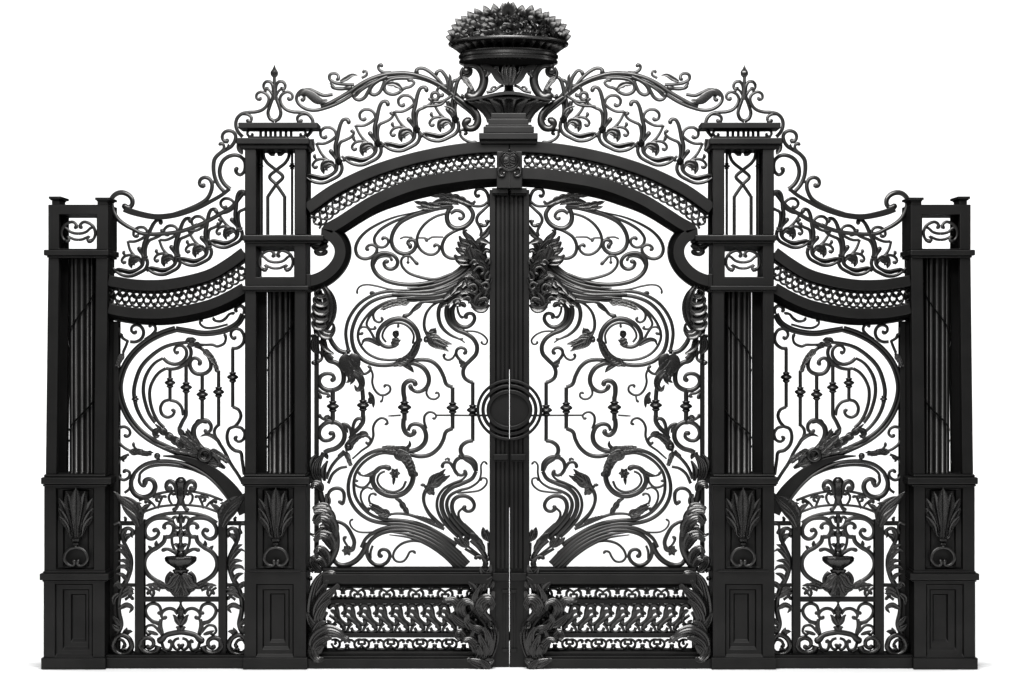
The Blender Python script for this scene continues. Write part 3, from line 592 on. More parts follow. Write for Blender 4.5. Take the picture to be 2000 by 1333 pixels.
# ------------------------------------------------------------------ flower basket
def flower_basket():
    global CUR, YY
    p = CUR = thing('flower_basket', 'black cast iron flower basket heaped with leaves, standing on scrolled consoles above the arch', 'flower basket', 995, .2); YY = .16
    c = 993
    BX('plinth', (935.5, 1050.5, 260, 272, -.06, .46), (938, 1048, 272, 281, .0, .42), bevel=.005)
    BX('plinth_step', (944, 1043, 247, 260, -.02, .40), (948, 1039, 243.5, 247, .0, .38), bevel=.008); BX('plinth_step', (953.5, 1032.5, 233, 244, .01, .36), (957, 1029, 230.5, 233, .03, .34), bevel=.008); BX('plinth_step', (958.5, 1028, 221, 231, .03, .34), bevel=.008)
    mb = MB(); lathe(mb, c + 1, [(240, 44, .1), (232, 46, .3), (222, 53, .34), (213, 63, .34), (206, 73, .28), (201, 80, .2), (198.5, 83, .08), (197, 84, .0), (194, 85, 0), (192, 80, 0), (190, 60, 0), (186, 30, 0), (182, 12, 0)], .2, 160, 20, 0, .42); build(mb, 'fluted_body', p, M_CAST, ang=45)
    BD('arched_lip', '906,197 930,193 955,187.5 975,183.5 994,182 1013,183.5 1033,187.5 1058,193 1082,197', (3, 6, 7, 6, 3), -.0, .3, bevel=.004)
    mb = MB(); lathe(mb, c + 1, [(190, 34), (184, 12), (175, 9), (166, 9), (162, 14)], .2, 20); build(mb, 'stem', p, M_CAST)
    for s in (1, -1):
        q = lambda l: [(c + 1 + s*a, b) for a, b in pts_of(l)]
        T((12, 14, 17, 17, 16, 12), q('86,143 80,146 77,138 82,130 72,126 60,130 51,142 48.5,157 52,172 60,184 70,190 77,188 79,180'), 'volute', .1)
        T((8, 7, 6), q('88,133 93,143 90,153 82,161 77,170 80,182'), 'volute', .12, 0); AC(14, q('90,150 82,160 76,168 72,176'), k=3, y=.08); LF(11, q('80,190 74,184 72,174 76,168'), y=.08)
        mb = MB(); ball(mb, *q('83,139')[0], 9, .08); build(mb, 'volute_eye', p, M_CAST)
        BD('swag', q('52,129 40,132 31,139 25,150 16,160 0,163'), (12, 11, 10, 9), .0, .2, bevel=.004); LF(14, q('46,150 42,140 48,131 56,128'), y=.02)
        T((6, 5, 5), q('44,181 30,178 18,170 10,167'), y=.06, e=0); LF(12, q('10,160 18,150 24,138 24,130'), y=.04); T((4, 4, 3), q('36,176 30,170 24,172'), y=.05)
    mb = MB()
    for x in (-8, 0, 8): leaf(mb, 14, [(c + 1 + x*.6, 161), (c + 1 + x, 146), (c + 1 + x*1.1, 130), (c + 1 + x*1.2, 124)], .0, root=.8)
    lathe(mb, c + 1, [(162, 12), (150, 16), (138, 20), (124, 21)], .14, 20); build(mb, 'bud', p, M_CAST)
    mb = MB(); Y = .22
    lathe(mb, c, [(134, 30), (130, 70), (126, 95), (124.5, 97.5), (121, 98), (119, 95.5), (117, 95.5), (114, 98.5), (110, 98.5), (107, 95), (105, 96)], Y, 72); o = build(mb, 'lower_ring', p, M_CAST, ang=40)
    mb = MB(); lathe(mb, c, [(107, 92, .12), (104, 97, .26), (99, 103, .26), (95, 109, .22), (92, 113, .12), (90.5, 114, 0), (90, 117.5, 0), (87.5, 119, 0), (85, 118, 0), (84, 113, 0), (86, 100, 0), (88, 20, 0)], Y, 192, 32, 0); build(mb, 'bowl', p, M_CAST, ang=40)
    # heaped leaves
    X0, _, Z0 = P(c, 87, Y); mb = MB(); R = random.Random(11)
    def leaf3(o, d, up, L, W):
        d = d.normalized(); s = d.cross(up); s = s.normalized() if s.length > .01 else Vector((1, 0, 0)); nn = s.cross(d).normalized(); vs = []; fs = []
        prof = ((0, .4), (.2, .85), (.4, 1), (.62, .82), (.82, .46), (1, .03))
        for f, h in prof:
            b = o + d*L*f + nn * (L * .22 * math.sin(f * 2.4))
            for u, k in ((-1, -.05), (-.5, .22), (0, .06), (.5, .22), (1, -.05)): vs.append(tuple(b + s*(u*h*W) + nn*(k*W*h)))
            vs.append(tuple(b - nn * W * .3 * h))
        m = len(prof)
        for i in range(m-1):
            for j in range(6): k = (j+1) % 6; fs.append((i*6+j, i*6+k, (i+1)*6+k, (i+1)*6+j))
        mb.add(vs, fs + [tuple(range(6)), tuple((m-1)*6+j for j in range(6))])
    lathe(mb, c, [(88 - 45*math.sin(i*math.pi/16), max(.5, 93*math.cos(i*math.pi/16))) for i in range(9)], Y, 40)
    for (a0, b0, nn, yy, L, W, ph) in ((.51, .262, 20, .05, .125, .047, .5), (.48, .245, 19, -.06, .115, .046, 1.0), (.44, .22, 16, -.16, .10, .042, .5)):
        for i in range(nn):
            a = math.pi * (i + ph) / nn; co, si = math.cos(a), math.sin(a); j = R.uniform
            if ph == 1.0 and i == nn - 1: continue
            d = Vector((co*1.0 + j(-.1, .1), -.12 + yy*.6, si*.85 + .2 + j(-.08, .08)))
            leaf3(Vector((X0 + co*a0, Y + yy, Z0 + .03 + si*b0)), d, Vector((j(-.15, .15), -1, .25)), L*j(.92, 1.08), W*j(.92, 1.08))
    for i in range(90):                                        # the back of the heap
        th = i * 2.39996; e = math.asin(min(1, (i + .5) / 90)); dv = Vector((math.cos(th)*math.cos(e), abs(math.sin(th)*math.cos(e)) , math.sin(e)))
        leaf3(Vector((X0 + dv.x*.47, Y + dv.y*.47, Z0 + dv.z*.25)), dv + Vector((0, 0, .3)), Vector((.2, .8, .5)), .09, .03)
    for i in range(400):                                       # small rolled blossoms over the front
        th = math.pi + R.random() * math.pi; e = math.asin(R.random() * .96); dv = Vector((math.cos(th)*math.cos(e), math.sin(th)*math.cos(e), math.sin(e)))
        j = R.uniform; o = Vector((X0 + dv.x*.505, Y + dv.y*.515, Z0 + dv.z*.25 + .01)); u = dv.cross(Vector((j(-1, 1), j(-1, 1), 1))).normalized(); v = dv.cross(u)
        if i % 3 == 0: leaf3(o, (u + dv*.7 + Vector((0, 0, .3))), dv, .075, .028); continue
        r1, r2 = j(.015, .026), j(.008, .0115); vs = []; fs = []; n, m = 9, 5
        for a in range(n):
            ca, sa = math.cos(2*math.pi*a/n), math.sin(2*math.pi*a/n)
            for k in range(m): cb, sb = math.cos(2*math.pi*k/m), math.sin(2*math.pi*k/m); vs.append(tuple(o + (u*ca + v*sa*.8)*(r1 + r2*cb) + dv*(r2*sb + .006)))
        for a in range(n):
            for k in range(m): fs.append((a*m + k, ((a+1) % n)*m + k, ((a+1) % n)*m + (k+1) % m, a*m + (k+1) % m))
        mb.add(vs, fs)
    build(mb, 'foliage', p, M_ROUGH, ang=50)
    mb = MB()                                                   # the flower at the front
    for a in range(-4, 5):
        an = a * .34; leaf3(Vector((X0 + .0, Y - .50, Z0 + .235)), Vector((math.sin(an), -.35, math.cos(an))), Vector((0, -1, 0)), .12 - abs(a)*.008, .034)
    build(mb, 'flower', p, M_ROUGH, ang=50)
# ------------------------------------------------------------------ gate leaves
def low_lattice():
    # the open friezes in the foot of the leaf
    def frieze(t, h, x0, n, pitch, name, up):
        mb = MB(); f = -1 if up else 1; m = t + h/2
        for i in range(n):
            x = x0 + i*pitch
            for s in (1, -1):
                q = lambda l: [(x + s*a, m + f*b) for a, b in pts_of(l)]
                tube(mb, (4.6, 5.6, 4.4), q('31,9 22,10 15,5 15,-3 20,-8 12,-10 4,-8 1,-3 4,1'), .25, 1, 6); tube(mb, (4.4, 4.6), q('20,-8 27,-4 31,3'), .25, 0, 6); tube(mb, (4, 5.4, 4), q('15,4 8,9 3,7 6,3'), .24, 1, 6); tube(mb, (4, 4.4), q('24,9 22,3 26,0'), .25, 1, 6)
            ball(mb, x, m - f*8.5, 3.2, .24)
        return build(mb, name, CUR, M_BAR, ang=60)
    frieze(1149, 22, 670, 5, 57, 'open_frieze', False); frieze(1247, 25, 678, 5, 57, 'open_frieze', True)
    mb = MB()
    for i in range(9):
        x = 655 + i*31; q = lambda l: [(x + a, b) for a, b in pts_of(l)]
        tube(mb, (6, 8, 8, 6), q('-14,1190 -8,1183 0,1184 4,1194 6,1206 14,1216 23,1220 28,1214 23,1209'), .24, 3); tube(mb, (5, 8, 6), q('-12,1202 0,1210 12,1220 19,1230'), .22, 1); tube(mb, (5.5, 7, 5), q('0,1226 4,1234 13,1235 18,1228 14,1223 9,1226'), .24); tube(mb, (5, 6), q('-9,1236 -4,1224 2,1218'), .25, 0); tube(mb, (5, 6, 4), q('5,1184 13,1181 18,1186 17,1196 11,1200'), .25); tube(mb, (4, 5), q('18,1184 22,1192 16,1206'), .25, 0); leaf(mb, 9, q('-10,1192 -2,1196 5,1206 8,1216'), .22, 3)
    for yy in (1182, 1234.5): tube(mb, 3.5, [(640, yy), (945, yy)], .26, 0, 6)
    build(mb, 'dense_frieze', CUR, M_BAR, ang=60)
def gate_leaf(label):
    global CUR, YY
    p = CUR = thing('gate_leaf', label, 'gate', 800, .25, 'pair of gate leaves'); YY = .26
    # frame
    st = BX('meeting_stile', (956, 967.5, 371, 1307, .12, .36), (967.5, 994.55, 371, 1307, .17, .35), bevel=.004)
    if SG > 0: BX('meeting_strip', (990, 999, 372, 722, .24, .33), (990, 999, 858, 992, .24, .33), (990, 999, 1236, 1252, .24, .33), parent=st, bevel=.002)
    mb = MB()
    for (a, b, d) in ((969, 977, .155), (979, 984.6, .135), (986.4, 992.6, .155)): box(mb, a, b, 380, 1112, d, .175)
    build(mb, 'flute', st, M_FLAT, .006, smooth=False)
    BX('stile_cap', (961, 992.4, 367.5, 378, .04, .2), (963, 992.2, 378, 381.5, .08, .2), parent=st, bevel=.004); BX('stile_block', (963.5, 992.2, 888, 899, .09, .2), (966, 992, 899, 902, .12, .2), parent=st, bevel=.004)
    BX('stile_foot', (964, 994.3, 1122, 1305, .14, .2), (962, 992.6, 1120, 1135, .1, .2), parent=st, bevel=.005); BX('drop_bolt', (981, 992.5, 1153, 1159, .1, .16), (981, 992.5, 1268, 1275, .1, .16), (982.5, 987, 1159, 1268, .125, .16), parent=st, bevel=.003)
    BX('hinge_stile', (613.5, 621.5, 690, 1120, .22, .32), bevel=.004)
    BX('lock_rail', (630, 960, 1122, 1141, .06, .4), (630, 960, 1111, 1118, .14, .36), (630, 960, 1118, 1122, .09, .38)); mb = MB(); band(mb, '630,1141 960,1141', .6, .07, .39, 8, 1); build(mb, 'soffit', CUR, M_FLAT)
    BX('rail', (640, 960, 1171, 1180, .2, .34), bevel=.004); BX('rail', (640, 960, 1237, 1246, .2, .34), bevel=.004)
    BX('bottom_rail', (600.5, 962, 1287, 1307, .03, .44), (603, 962, 1281.5, 1287, .07, .42), (605, 962, 1273, 1281.5, .12, .4))
    low_lattice()
    LF(42, '622,1296 618,1240 616,1190 624,1150 640,1124', 'acanthus_back', .32, 0, root=.7, tip=.4, rise=.3); LF(46, '944,1300 934,1240 930,1190 940,1140 950,1100', 'acanthus_back', .3, 0, root=.7, tip=.3, rise=.3); LF(34, '936,1270 918,1225 900,1195 884,1178', 'acanthus_back', .31, 0, root=.7, tip=.3, rise=.3)
    # acanthus at the foot
    for l, w, d in (('618,1255 611,1225 610,1190 614,1160 622,1135 636,1122 650,1121 654,1128', 20, .1), ('616,1215 620,1190 632,1170 648,1155 662,1142', 17, .06), ('618,1185 622,1165 632,1148 640,1133', 14, .09), ('620,1235 622,1205 632,1185 645,1172', 16, .06), ('622,1225 630,1205 640,1196', 12, .08), ('630,1245 618,1230 606,1214 599,1196', 13, .06),
                    ('612,1278 612,1256 622,1242 640,1233 658,1236 672,1246 683,1254', 20, .04), ('614,1280 618,1262 632,1250 648,1246', 14, .03), ('616,1282 622,1270 632,1262', 12, .03), ('606,1262 612,1280 622,1289 632,1287', 15, .03), ('628,1240 636,1228 644,1216 638,1212', 10, .07), ('616,1255 608,1246 604,1238', 9, .08), ('612,1250 618,1230 626,1218 636,1216', 13, .05)): LF(w, l, 'acanthus_leaf', d, 0, rise=1.9, lift=.03, tip=.42)
    T((5, 6, 5), '644,1222 654,1218 656,1210 650,1208', y=.15)
    for l, w, d in (('955,1290 962,1262 962,1235 952,1215 940,1200 932,1180 934,1160 943,1140 946,1122', 19, .1), ('938,1205 928,1185 928,1165 934,1150', 14, .07), ('938,1200 948,1182 960,1168 964,1155', 14, .06), ('940,1195 936,1182 944,1172 956,1170 962,1180 958,1192', 15, .05), ('930,1235 915,1222 902,1205 896,1185 888,1175 874,1172 864,1176', 18, .08), ('915,1225 900,1218 886,1206 880,1198', 13, .06), ('905,1210 898,1195 902,1180 914,1176 926,1182', 15, .07), ('935,1232 920,1222 912,1210 914,1200', 14, .05), ('952,1240 938,1232 924,1226 916,1218', 13, .04),
                    ('950,1285 955,1262 952,1240 944,1226', 16, .04), ('946,1288 946,1268 940,1250 936,1240', 14, .03), ('940,1288 934,1274 926,1258 912,1250 904,1254', 15, .03), ('930,1290 938,1276 932,1262 930,1270', 10, .02), ('938,1288 928,1256 922,1242 926,1232', 12, .05), ('912,1250 904,1242 896,1236 892,1244 898,1250', 12, .06), ('958,1304 945,1300 928,1294 912,1288', 14, .02), ('964,1288 954,1294 940,1298', 11, .01), ('956,1308 950,1300 938,1290', 12, .0), ('945,1155 950,1140 958,1130 962,1128', 10, .08), ('932,1160 926,1148 918,1140 914,1138', 10, .08), ('938,1150 932,1138 926,1130', 8, .09), ('958,1150 962,1142 964,1136', 8, .09), ('948,1130 942,1118 938,1108', 9, .1), ('950,1125 957,1112 958,1103', 8, .1), ('956,1215 960,1226 964,1222', 9, .07)): LF(w, l, 'acanthus_leaf', d, 0, rise=1.9, lift=.03, tip=.42)
    # leafy border on the hinge side
    T((8, 10, 12, 14, 16, 14), '632,884 624,905 620,930 624,955 632,985 645,1010 655,1040 655,1070 645,1095 630,1115', 'border_stem', .24, 0)
    for l, w in (('626,945 616,925 618,905 630,890', 15), ('622,930 612,918 610,900 618,888', 11), ('634,940 632,918 640,900', 9), ('630,960 622,948 614,946 608,955', 13), ('638,990 640,975 636,965', 10), ('650,1030 640,1005 626,998 612,1000', 19), ('655,1050 645,1022 628,1012 614,1025', 21), ('652,1075 642,1052 626,1046 614,1058', 19), ('642,1100 634,1082 622,1072 614,1082', 16), ('648,1040 636,1028 624,1028', 11), ('636,1110 626,1095 616,1092 609,1088', 12), ('628,1118 616,1108 610,1094 622,1084', 13), ('645,1010 636,992 622,990 610,994', 14), ('640,1018 626,1038 612,1046 606,1042', 9), ('630,1000 618,1008 610,1018', 8), ('650,1062 640,1060 638,1050 644,1042', 9)): LF(w, l, 'acanthus_leaf', .19, 0, rise=1.9, lift=.03, tip=.42)
    T((4.5, 5), '612,1118 604,1112 604,1105', y=.22); mb = MB(); ball(mb, 606, 1130, 5, .2); build(mb, 'bead', CUR, M_CAST)
    # leafy top of that border
    for l, w, d in (('634,650 648,620 651,595 645,574 632,557', 11, .17), ('630,648 641,618 643,594 637,574 629,560', 9, .16), ('627,645 634,615 635,592 628,572', 9, .17), ('622,650 624,615 622,585 626,566', 15, .21),
                    ('636,574 630,580 620,579 617,571 624,566', 8, .15), ('640,590 632,596 619,594 614,584 620,578', 9, .14), ('641,606 632,612 618,610 612,599 617,592', 9, .13), ('640,622 630,627 617,625 611,614 616,607', 9, .14), ('637,636 628,641 617,640 612,630 617,623', 9, .13), ('634,648 626,654 618,652 613,643', 8, .15),
                    ('628,640 636,650 648,650 652,640 650,632', 9, .14), ('622,644 630,656 644,658 653,650', 9, .13), ('618,682 616,662 621,648', 12, .18), ('622,692 615,678 617,660 623,650', 13, .17), ('630,694 633,674 627,654', 10, .19), ('626,664 636,682 652,692', 9, .18)): LF(w, l, 'acanthus_leaf', d, 0, rise=1.9, tip=.42)
    T((9, 10, 8), '628,650 634,672 638,690 650,702', y=.25, e=0); T((8, 9, 8), '640,650 650,672 662,685 676,690', y=.24, e=0); T((5, 6), '620,686 628,692 628,702 616,708', y=.22); [bead(*q) for q in ((613, 709, 5), (611, 657, 4), (612, 630, 4))]
    KN(680, 686, .5)
    for l, w in (('678,692 672,705 676,720 690,732', 16), ('684,692 694,705 696,720 700,728', 15), ('680,700 690,712 704,726 712,732', 11), ('682,708 684,724 682,744 676,748', 10), ('676,712 680,730 690,740 684,752', 9), ('690,726 704,738 706,755 698,762 692,752', 10)): LF(w, l, 'acanthus_leaf', .19, 0, rise=1.4)
    # volutes and balusters of the border
    T((9, 9, 9, 8, 6), '634,690 642,704 656,709 667,719 671.5,737 668,752 656,761 641,762.5 629,757 623,746 627,735 639,730 650,733 652,741 645,744', 'volute')
    BAL(650, 760, 830, 794, 9, 1.0)
    T((9, 9, 8, 6), '633,885 640,881 656,876 668,866 673,853 671,840 662,829 650,824.5 636,827 625.5,837 623.5,850 631,860 644,860 652,853 649,846 642,849', 'volute')
    BAL(709, 775, 815, 792, 8.5, 1.0, [((7, 8, 8.5), '688,728 701,742 707,758 709,777', 0), ((8.5, 9, 8), '709.5,812 709,824 702,835 690,847 683,858', 0)])
    T((5, 5.5, 4), '622,762 630,768 640,770 643,774 637,776'); T((4.5, 5), '622,768 626,776 624,780'); T((5, 5.5, 4.5), '640,822 630,818 624,812 628,811'); LF(8, '644,820 640,814 632,817')
    T((6, 7, 6), '690,846 690,832 696,820 705,818 708,826 702,832'); T((6, 6.5, 5), '686,850 684,838 677,830 670,829 672,836'); LF(8, '672,832 676,840 680,846')
    AC(20, '676,882 684,868 696,856 706,850', k=4, y=.2); LF(14, '700,852 712,848 720,850', y=.21); T((5, 5, 4), '706,850 720,854 724,862 718,867 714,863'); mb = MB(); ball(mb, 680, 873, 6, .18); build(mb, 'rosette', CUR, M_CAST)
    AC(13, '676,882 680,895 686,912', k=3, y=.21); T((6, 6.5, 6), '676,884 660,896 646,914 637,936', e=0); T((5, 6, 6), '678,912 664,915 650,926 641,945', e=0); T((5, 5.5), '672,880 664,890 660,893')
    LF(9, '632,884 638,892 640,898'); 
    T((6, 7, 7, 5), '640,975 643,962 652,955 664,955 671,962 672,975 669,985 664,981 660,982', e=1)
    T((6, 7, 8, 7), '650,1019 662,1020 676,1028 687,1045 692,1060 688,1073 680,1075'); mb = MB()
    for a in range(6): leaf(mb, 8, [(678, 1076), (678 + 6*math.cos(a*1.05), 1076 + 6*math.sin(a*1.05)), (678 + 11*math.cos(a*1.05), 1076 + 11*math.sin(a*1.05))], .22)
    build(mb, 'rosette', CUR, M_CAST); T((4, 4.5, 5), '680,1068 674,1060 672,1052 677,1048')
    # upper scrolls below the arch
    T((2.5, 3, 5, 6.5, 6.5, 5), '840,408 810,415.5 770,425 740,437.5 715,453 700,470 694.5,487 699,500 711,506 724,503.5 734,495 736,485 729,479 720,480 716,486 721,490')
    T((4, 5, 6, 5.5, 5), '845,409 812,418 785,427 760,438 740,452 731,467 734,478 743,483.5 753,481.5 758.5,474 756,466.5 749,465 746,470')
    T((13, 10, 8, 7.5, 7.5, 6), '884,402 860,405 830,413.5 805,422 781,436 768.5,453 764.5,470 769,485 781,494.5 796,496 808,489 812.5,478 809,470 801,469.5 796,475 801,480 800,487')
    T((4.5, 5.5, 5.5, 5), '872,417 850,424 831,437 818,455 814.5,472 820.5,487 835,497 848,497 857,489.5 857.5,481 851,478.5 847,484')
    T((5.5, 6.5, 6.5), '905,446 886,453 870,465 863.5,482 867.5,497 879,504.5 894,505', e=0)
    T((8, 9, 9, 8, 7), '884,402 875,414 873,428 878,440 891,447 908,443 920,432 924,419 918,407 908,399 893,393', 'volute', e=0)
    T((6, 7, 6, 5), '880,418 891,411.5 902,415 906,423 900,428 895,425')
    T((3.2, 3.6, 3), '816,465 830,465.5 836,468 843,464 866,463.5', e=0); T((3, 3.4, 3), '781,467 790,463.5 806,465'); T((3, 4), '830,466 833,471 836,469')
    LF(13, '862,404 845,403 828,399 808,394', y=.22, lobes=4); LF(9, '850,408 836,407 822,406 812,404', lobes=3, y=.22); LF(15, '922,401 905,393 885,386 862,383 842,384', y=.21, lobes=6); LF(12, '845,397 865,393 885,396 897,401', y=.22)
    T((5, 5.5, 4), '900,392 916,397 925,397 928,392'); T((5, 5.5, 5), '912,398 928,403 943,402 954,394', e=0); T((6, 6.5, 6, 5), '955,402 954,386 949,374 940,369 931,371 928,378 932,384 938,381')
    T((5, 6, 6, 5), '956,400 944,411 934,421 931,431 936,442 940,452 938,462', e=0); T((5, 5.5, 5), '955,430 949,441 941,441 937,436'); T((5, 5), '942,440 950,440 952,434 947,431'); LF(12, '938,466 950,456 957,440', y=.24)
    # the leafy head and its sweeping locks
    for i, (off, w) in enumerate(((0, 8), (7, 6.5), (13, 6))):
        pass
    T((9, 9, 8, 8, 8, 7, 6), '922,498 904,521 882,538 850,550 815,556 780,555 750,546.5 733.5,533 727.5,517 731,503.5 743,495.5 757,495 770,500.5 776.5,511 774,521 764,526.5 753.5,523 750,515 755,511 759,514', 'volute')
    T((4, 5, 4), '730,518 737,506 750,501 762,503 766,511', y=.27)
    T((6, 6, 5, 5), '884,535 850,546 818,541 796,532 785,519 784,508 790,501 800,501 808,509 817,518', y=.25); mb = MB(); ball(mb, 797, 513, 3.4, .26); build(mb, 'bead', CUR, M_CAST); T((3, 3), '797,501 797,512', e=0)
    for l, w in (('925,503 908,527 886,544 852,557.5 815,563 795,563', (9, 8, 6, 1.5)), ('930,510 912,533 888,550 855,564 825,569 800,570', (9, 8, 6, 1.5)), ('932,520 915,541 892,557 860,570 835,574 805,573', (9, 9, 8, 2)), ('930,532 915,550 895,564 868,576 840,580', (9, 9, 7, 2)), ('925,545 905,562 880,576 850,583 815,585', (8, 8, 6, 2)), ('930,525 916,546 893,561 862,572 835,577 800,576 765,575', (8, 9, 8, 2)), ('926,540 908,557 884,571 855,579 815,581 775,583', (8, 9, 8, 2)), ('922,552 902,570 878,583 848,589 820,590', (8, 8, 7, 2)), ('932,515 913,537 888,554 852,567 815,571 770,570', (8, 8, 8, 2)), ('918,508 900,530 874,545 848,553', (8, 8, 6, 2))): T(tuple(a*1.35 for a in w), l, 'lock', e=0, y=.23)
    T((3.4, 3.4, 3.6, 3.2), '840,562 800,567 762,565.5 735,559 715,556.5 703,560 697.5,568 698,575')
    T((6, 6.5, 6.5, 6.5), '850,567 805,573 780,569.5 755,570 730,576.5 702,594 682,622 675.5,648 677,668 681,686', e=0)
    T((7, 7, 7, 8, 8), '850,573 805,580 778,577.5 750,580.5 722,592 701,613 689,640 687,660 693,685 709,703 731,712 752,714 776,711', e=0)
    T((7, 6, 5, 5, 5), '845,580 810,587 780,586 755,591 726,608 706,633 699,655 703,672 716,689 736,700 756,703.5 776,703', e=0)
    T((9, 9.5, 9.5, 9, 8, 6), '768,713 792,708 808,694 816,675 816.5,655 808,638 795,627 780,623 763,626 747,637 738.5,652 738.5,664 746,674 758,678.5 770,676 777,668', 'volute'); T((4, 4.5, 4), '806,672 808,655 800,641 788,633 774,631 760,635 750,646 747,658 754,669', y=.25, e=0)
    AC(20, '768,712 786,706 802,694 812,676 818,664', k=6, y=.22); AC(15, '800,591 780,592 760,597 742,606', k=5, y=.23); LF(9, '812,668 822,664 820,660')
    T((5, 5, 4.5, 4), '752,594 736,604 722,619 716,634 722,642.5 733,642 731,637'); T((5, 5, 4.5, 4), '736,603 729,614 732,626 741,630 747,625 744,619'); T((4, 4.5, 4), '720,641 708,639 700,646 703,653 710,650'); T((4.5, 5, 5), '718,640 726,652 732,663 742,674', e=0); LF(9, '742,676 730,667 719,663.5 710,666 707,675'); T((4, 4.5, 4), '735,576 727,571 722,575')
    mb = MB(); ball(mb, 773, 653, 7, .22); ball(mb, 773, 664, 7, .22, .7); tube(mb, 3, [(773 + 5*math.cos(a*.6), 652 + 4.5*math.sin(a*.6)) for a in range(11)], .185); leaf(mb, 9, '766,662 774,668 783,664', .19); leaf(mb, 9, '764,668 772,674 780,672', .2); build(mb, 'rose', CUR, M_CAST); T((3, 3.5), '777,630 778,636 777,641')
    T((6, 6.5, 6), '840,587 822,592 810,602 800,614 786,619'); LF(10, '824,592 812,602 804,611', y=.22)
    # leaf mask
    for l, w, d in (('928,474 918,466 910,459 906,452 913,450', 11, .17), ('926,482 912,475 901,469 897,461', 13, .16), ('924,489 910,484 899,480 894,472', 14, .15), ('922,497 908,494 897,490 890,484', 14, .14), ('924,506 908,506 895,505 887,498', 15, .13), ('928,478 938,470 948,472 957,477', 11, .15), ('922,508 916,497 914,487 919,478', 11, .08), ('934,500 932,488 926,478 918,470', 12, .12), ('932,512 914,513 900,514 890,508', 14, .15), ('928,520 910,512 898,506 890,500', 14, .18), ('945,500 940,484 946,476 956,474', 14, .16), ('945,520 936,500 922,492 912,494', 18, .12), ('950,515 944,496 950,488 957,490', 13, .14), ('925,535 930,515 928,498 918,484', 17, .10), ('952,535 945,520 934,512 924,516', 15, .11), ('940,545 945,528 955,520', 13, .13), ('936,555 928,540 916,536 908,540', 16, .12), ('955,555 948,540 938,536', 13, .13), ('930,575 922,558 910,553 902,562', 17, .13), ('945,575 940,556 928,548', 16, .12), ('935,595 928,578 914,570 900,573', 18, .14), ('952,590 946,570 936,562', 14, .14), ('940,600 944,585 953,570 955,552', 12, .14), ('925,590 912,580 898,582 888,592', 16, .15), ('915,575 900,565 884,570 866,585', 16, .15), ('905,580 888,584 874,596', 13, .16), ('955,595 942,605 928,602 920,592', 14, .13), ('922,603 932,590 948,586', 12, .13), ('926,600 930,584 940,572', 10, .11), ('898,558 886,566 880,576', 11, .14), ('912,545 900,552 890,562', 12, .13), ('948,560 956,548 957,535', 9, .11), ('910,600 902,594 896,600', 10, .16), ('880,590 868,594 862,602', 10, .17)): LF(w, l, 'mask_leaf', d, 0, rise=2.0, lift=.035, tip=.4)
    for l, yy in (('925,530 934,522 944,525 944,534 937,536', .07), ('948,512 954,505 957,512 952,517', .09), ('918,515 926,508 931,514 926,520', .09), ('940,556 950,552 956,560 950,566 945,561', .08), ('915,560 926,556 932,566 924,572 919,566', .09), ('936,585 948,582 953,590 946,596', .1), ('905,585 914,580 920,587 914,593', .11), ('899,488 908,492 907,500 900,500', .13), ('926,545 918,540 910,545 914,552', .1), ('944,496 950,490 957,494', .1), ('955,530 947,540 950,548 956,546', .08), ('884,588 894,584 899,590 893,595', .13)): T((4.5, 4.5, 3.6), l, 'curl', yy)
    mb = MB(); lathe(mb, 932, [(606, 3), (592, 16), (565, 26), (535, 28), (510, 24), (488, 14), (472, 4)], .26, 18, 0, 0, .5); build(mb, 'mask_core', CUR, M_CAST)
    # sprays below the mask
    T((4, 5, 6, 6), '862,588 845,597 833,612 828.5,630 830,645 836,655', e=0); AC(27, '836,656 848,665 860,671 876,678', 'frond', k=4, y=.22, wide=True); LF(10, '840,664 834,660 828,668', y=.22); LF(11, '830,648 838,654 848,652 850,640', y=.22); LF(9, '838,650 846,646 852,654', y=.22); mb = MB(); ball(mb, 832, 665, 5, .22); build(mb, 'bead', CUR, M_CAST)
    T((8, 8, 7, 5, 2), '866,588 858,602 856.5,620 863,639 877,653 893,661 900,664 908,670', e=0)
    T((8, 9, 8, 8, 7.5, 7), '876,592 872,605 873,620 880,634 893,645 910,652 924,662 931.5,676 930,691 919,704 909,714 904.5,726 907,738 916,745 924,748', e=0)
    T((8, 8, 7.5, 7, 6), '892,590 885,602 884.5,616 889,629 899,637.5 911,639.5 922,633 927,623 924,614.5 915.5,612.5 909.5,618 913,623'); T((4, 4.5, 4), '893,598 895,610 900,619 906,621')
    T((5, 5, 4), '884,600 878,606 880,625 892,640 908,647'); T((3, 3.4, 3.4, 3), '905,647 930,648.5 945,656 952,666 948,673 941,671 941,666'); T((3, 3.4), '880,655 895,662 905,662', e=0)
    T((5, 6, 6, 5), '912,712 898,703 891,692 893,683 901,679.5 909,683.5 909,690 904,690'); T((3.5, 4.5, 4), '890,690 884,700 875,703.5 868,700 867,694 871,693'); LF(9, '908,712 900,708 897,702'); LF(7, '906,712 901,716 898,714')
    BAL(923.3, 747, 862, 801.5, 7, .98, [((7, 8, 8, 8), '924,861 911,864 901,873 900,884 908,896 922,906 930,921', 0)])
    BAL(884, 757, 838, 797, 7.5, 1.0, [((7.5, 7.5, 8, 7), '884,757 872,751 866,735 856,717 842,706 822,703 795,708', 0), ((7.5, 7.5, 8, 8), '884,837 871,844 866,859 857,875 841,888 822,892 800,888', 0)])
    BAL(790, 775, 822, 796, 9, 1.1, [((9, 9.5, 9, 6), '789.5,777 788,765 789.5,752 797,745 806,744.5 811.5,750 807,753.5'), ((9, 9.5, 9, 6), '788.5,818 788,834 793,846 802,850.5 809.5,845 806,839')])
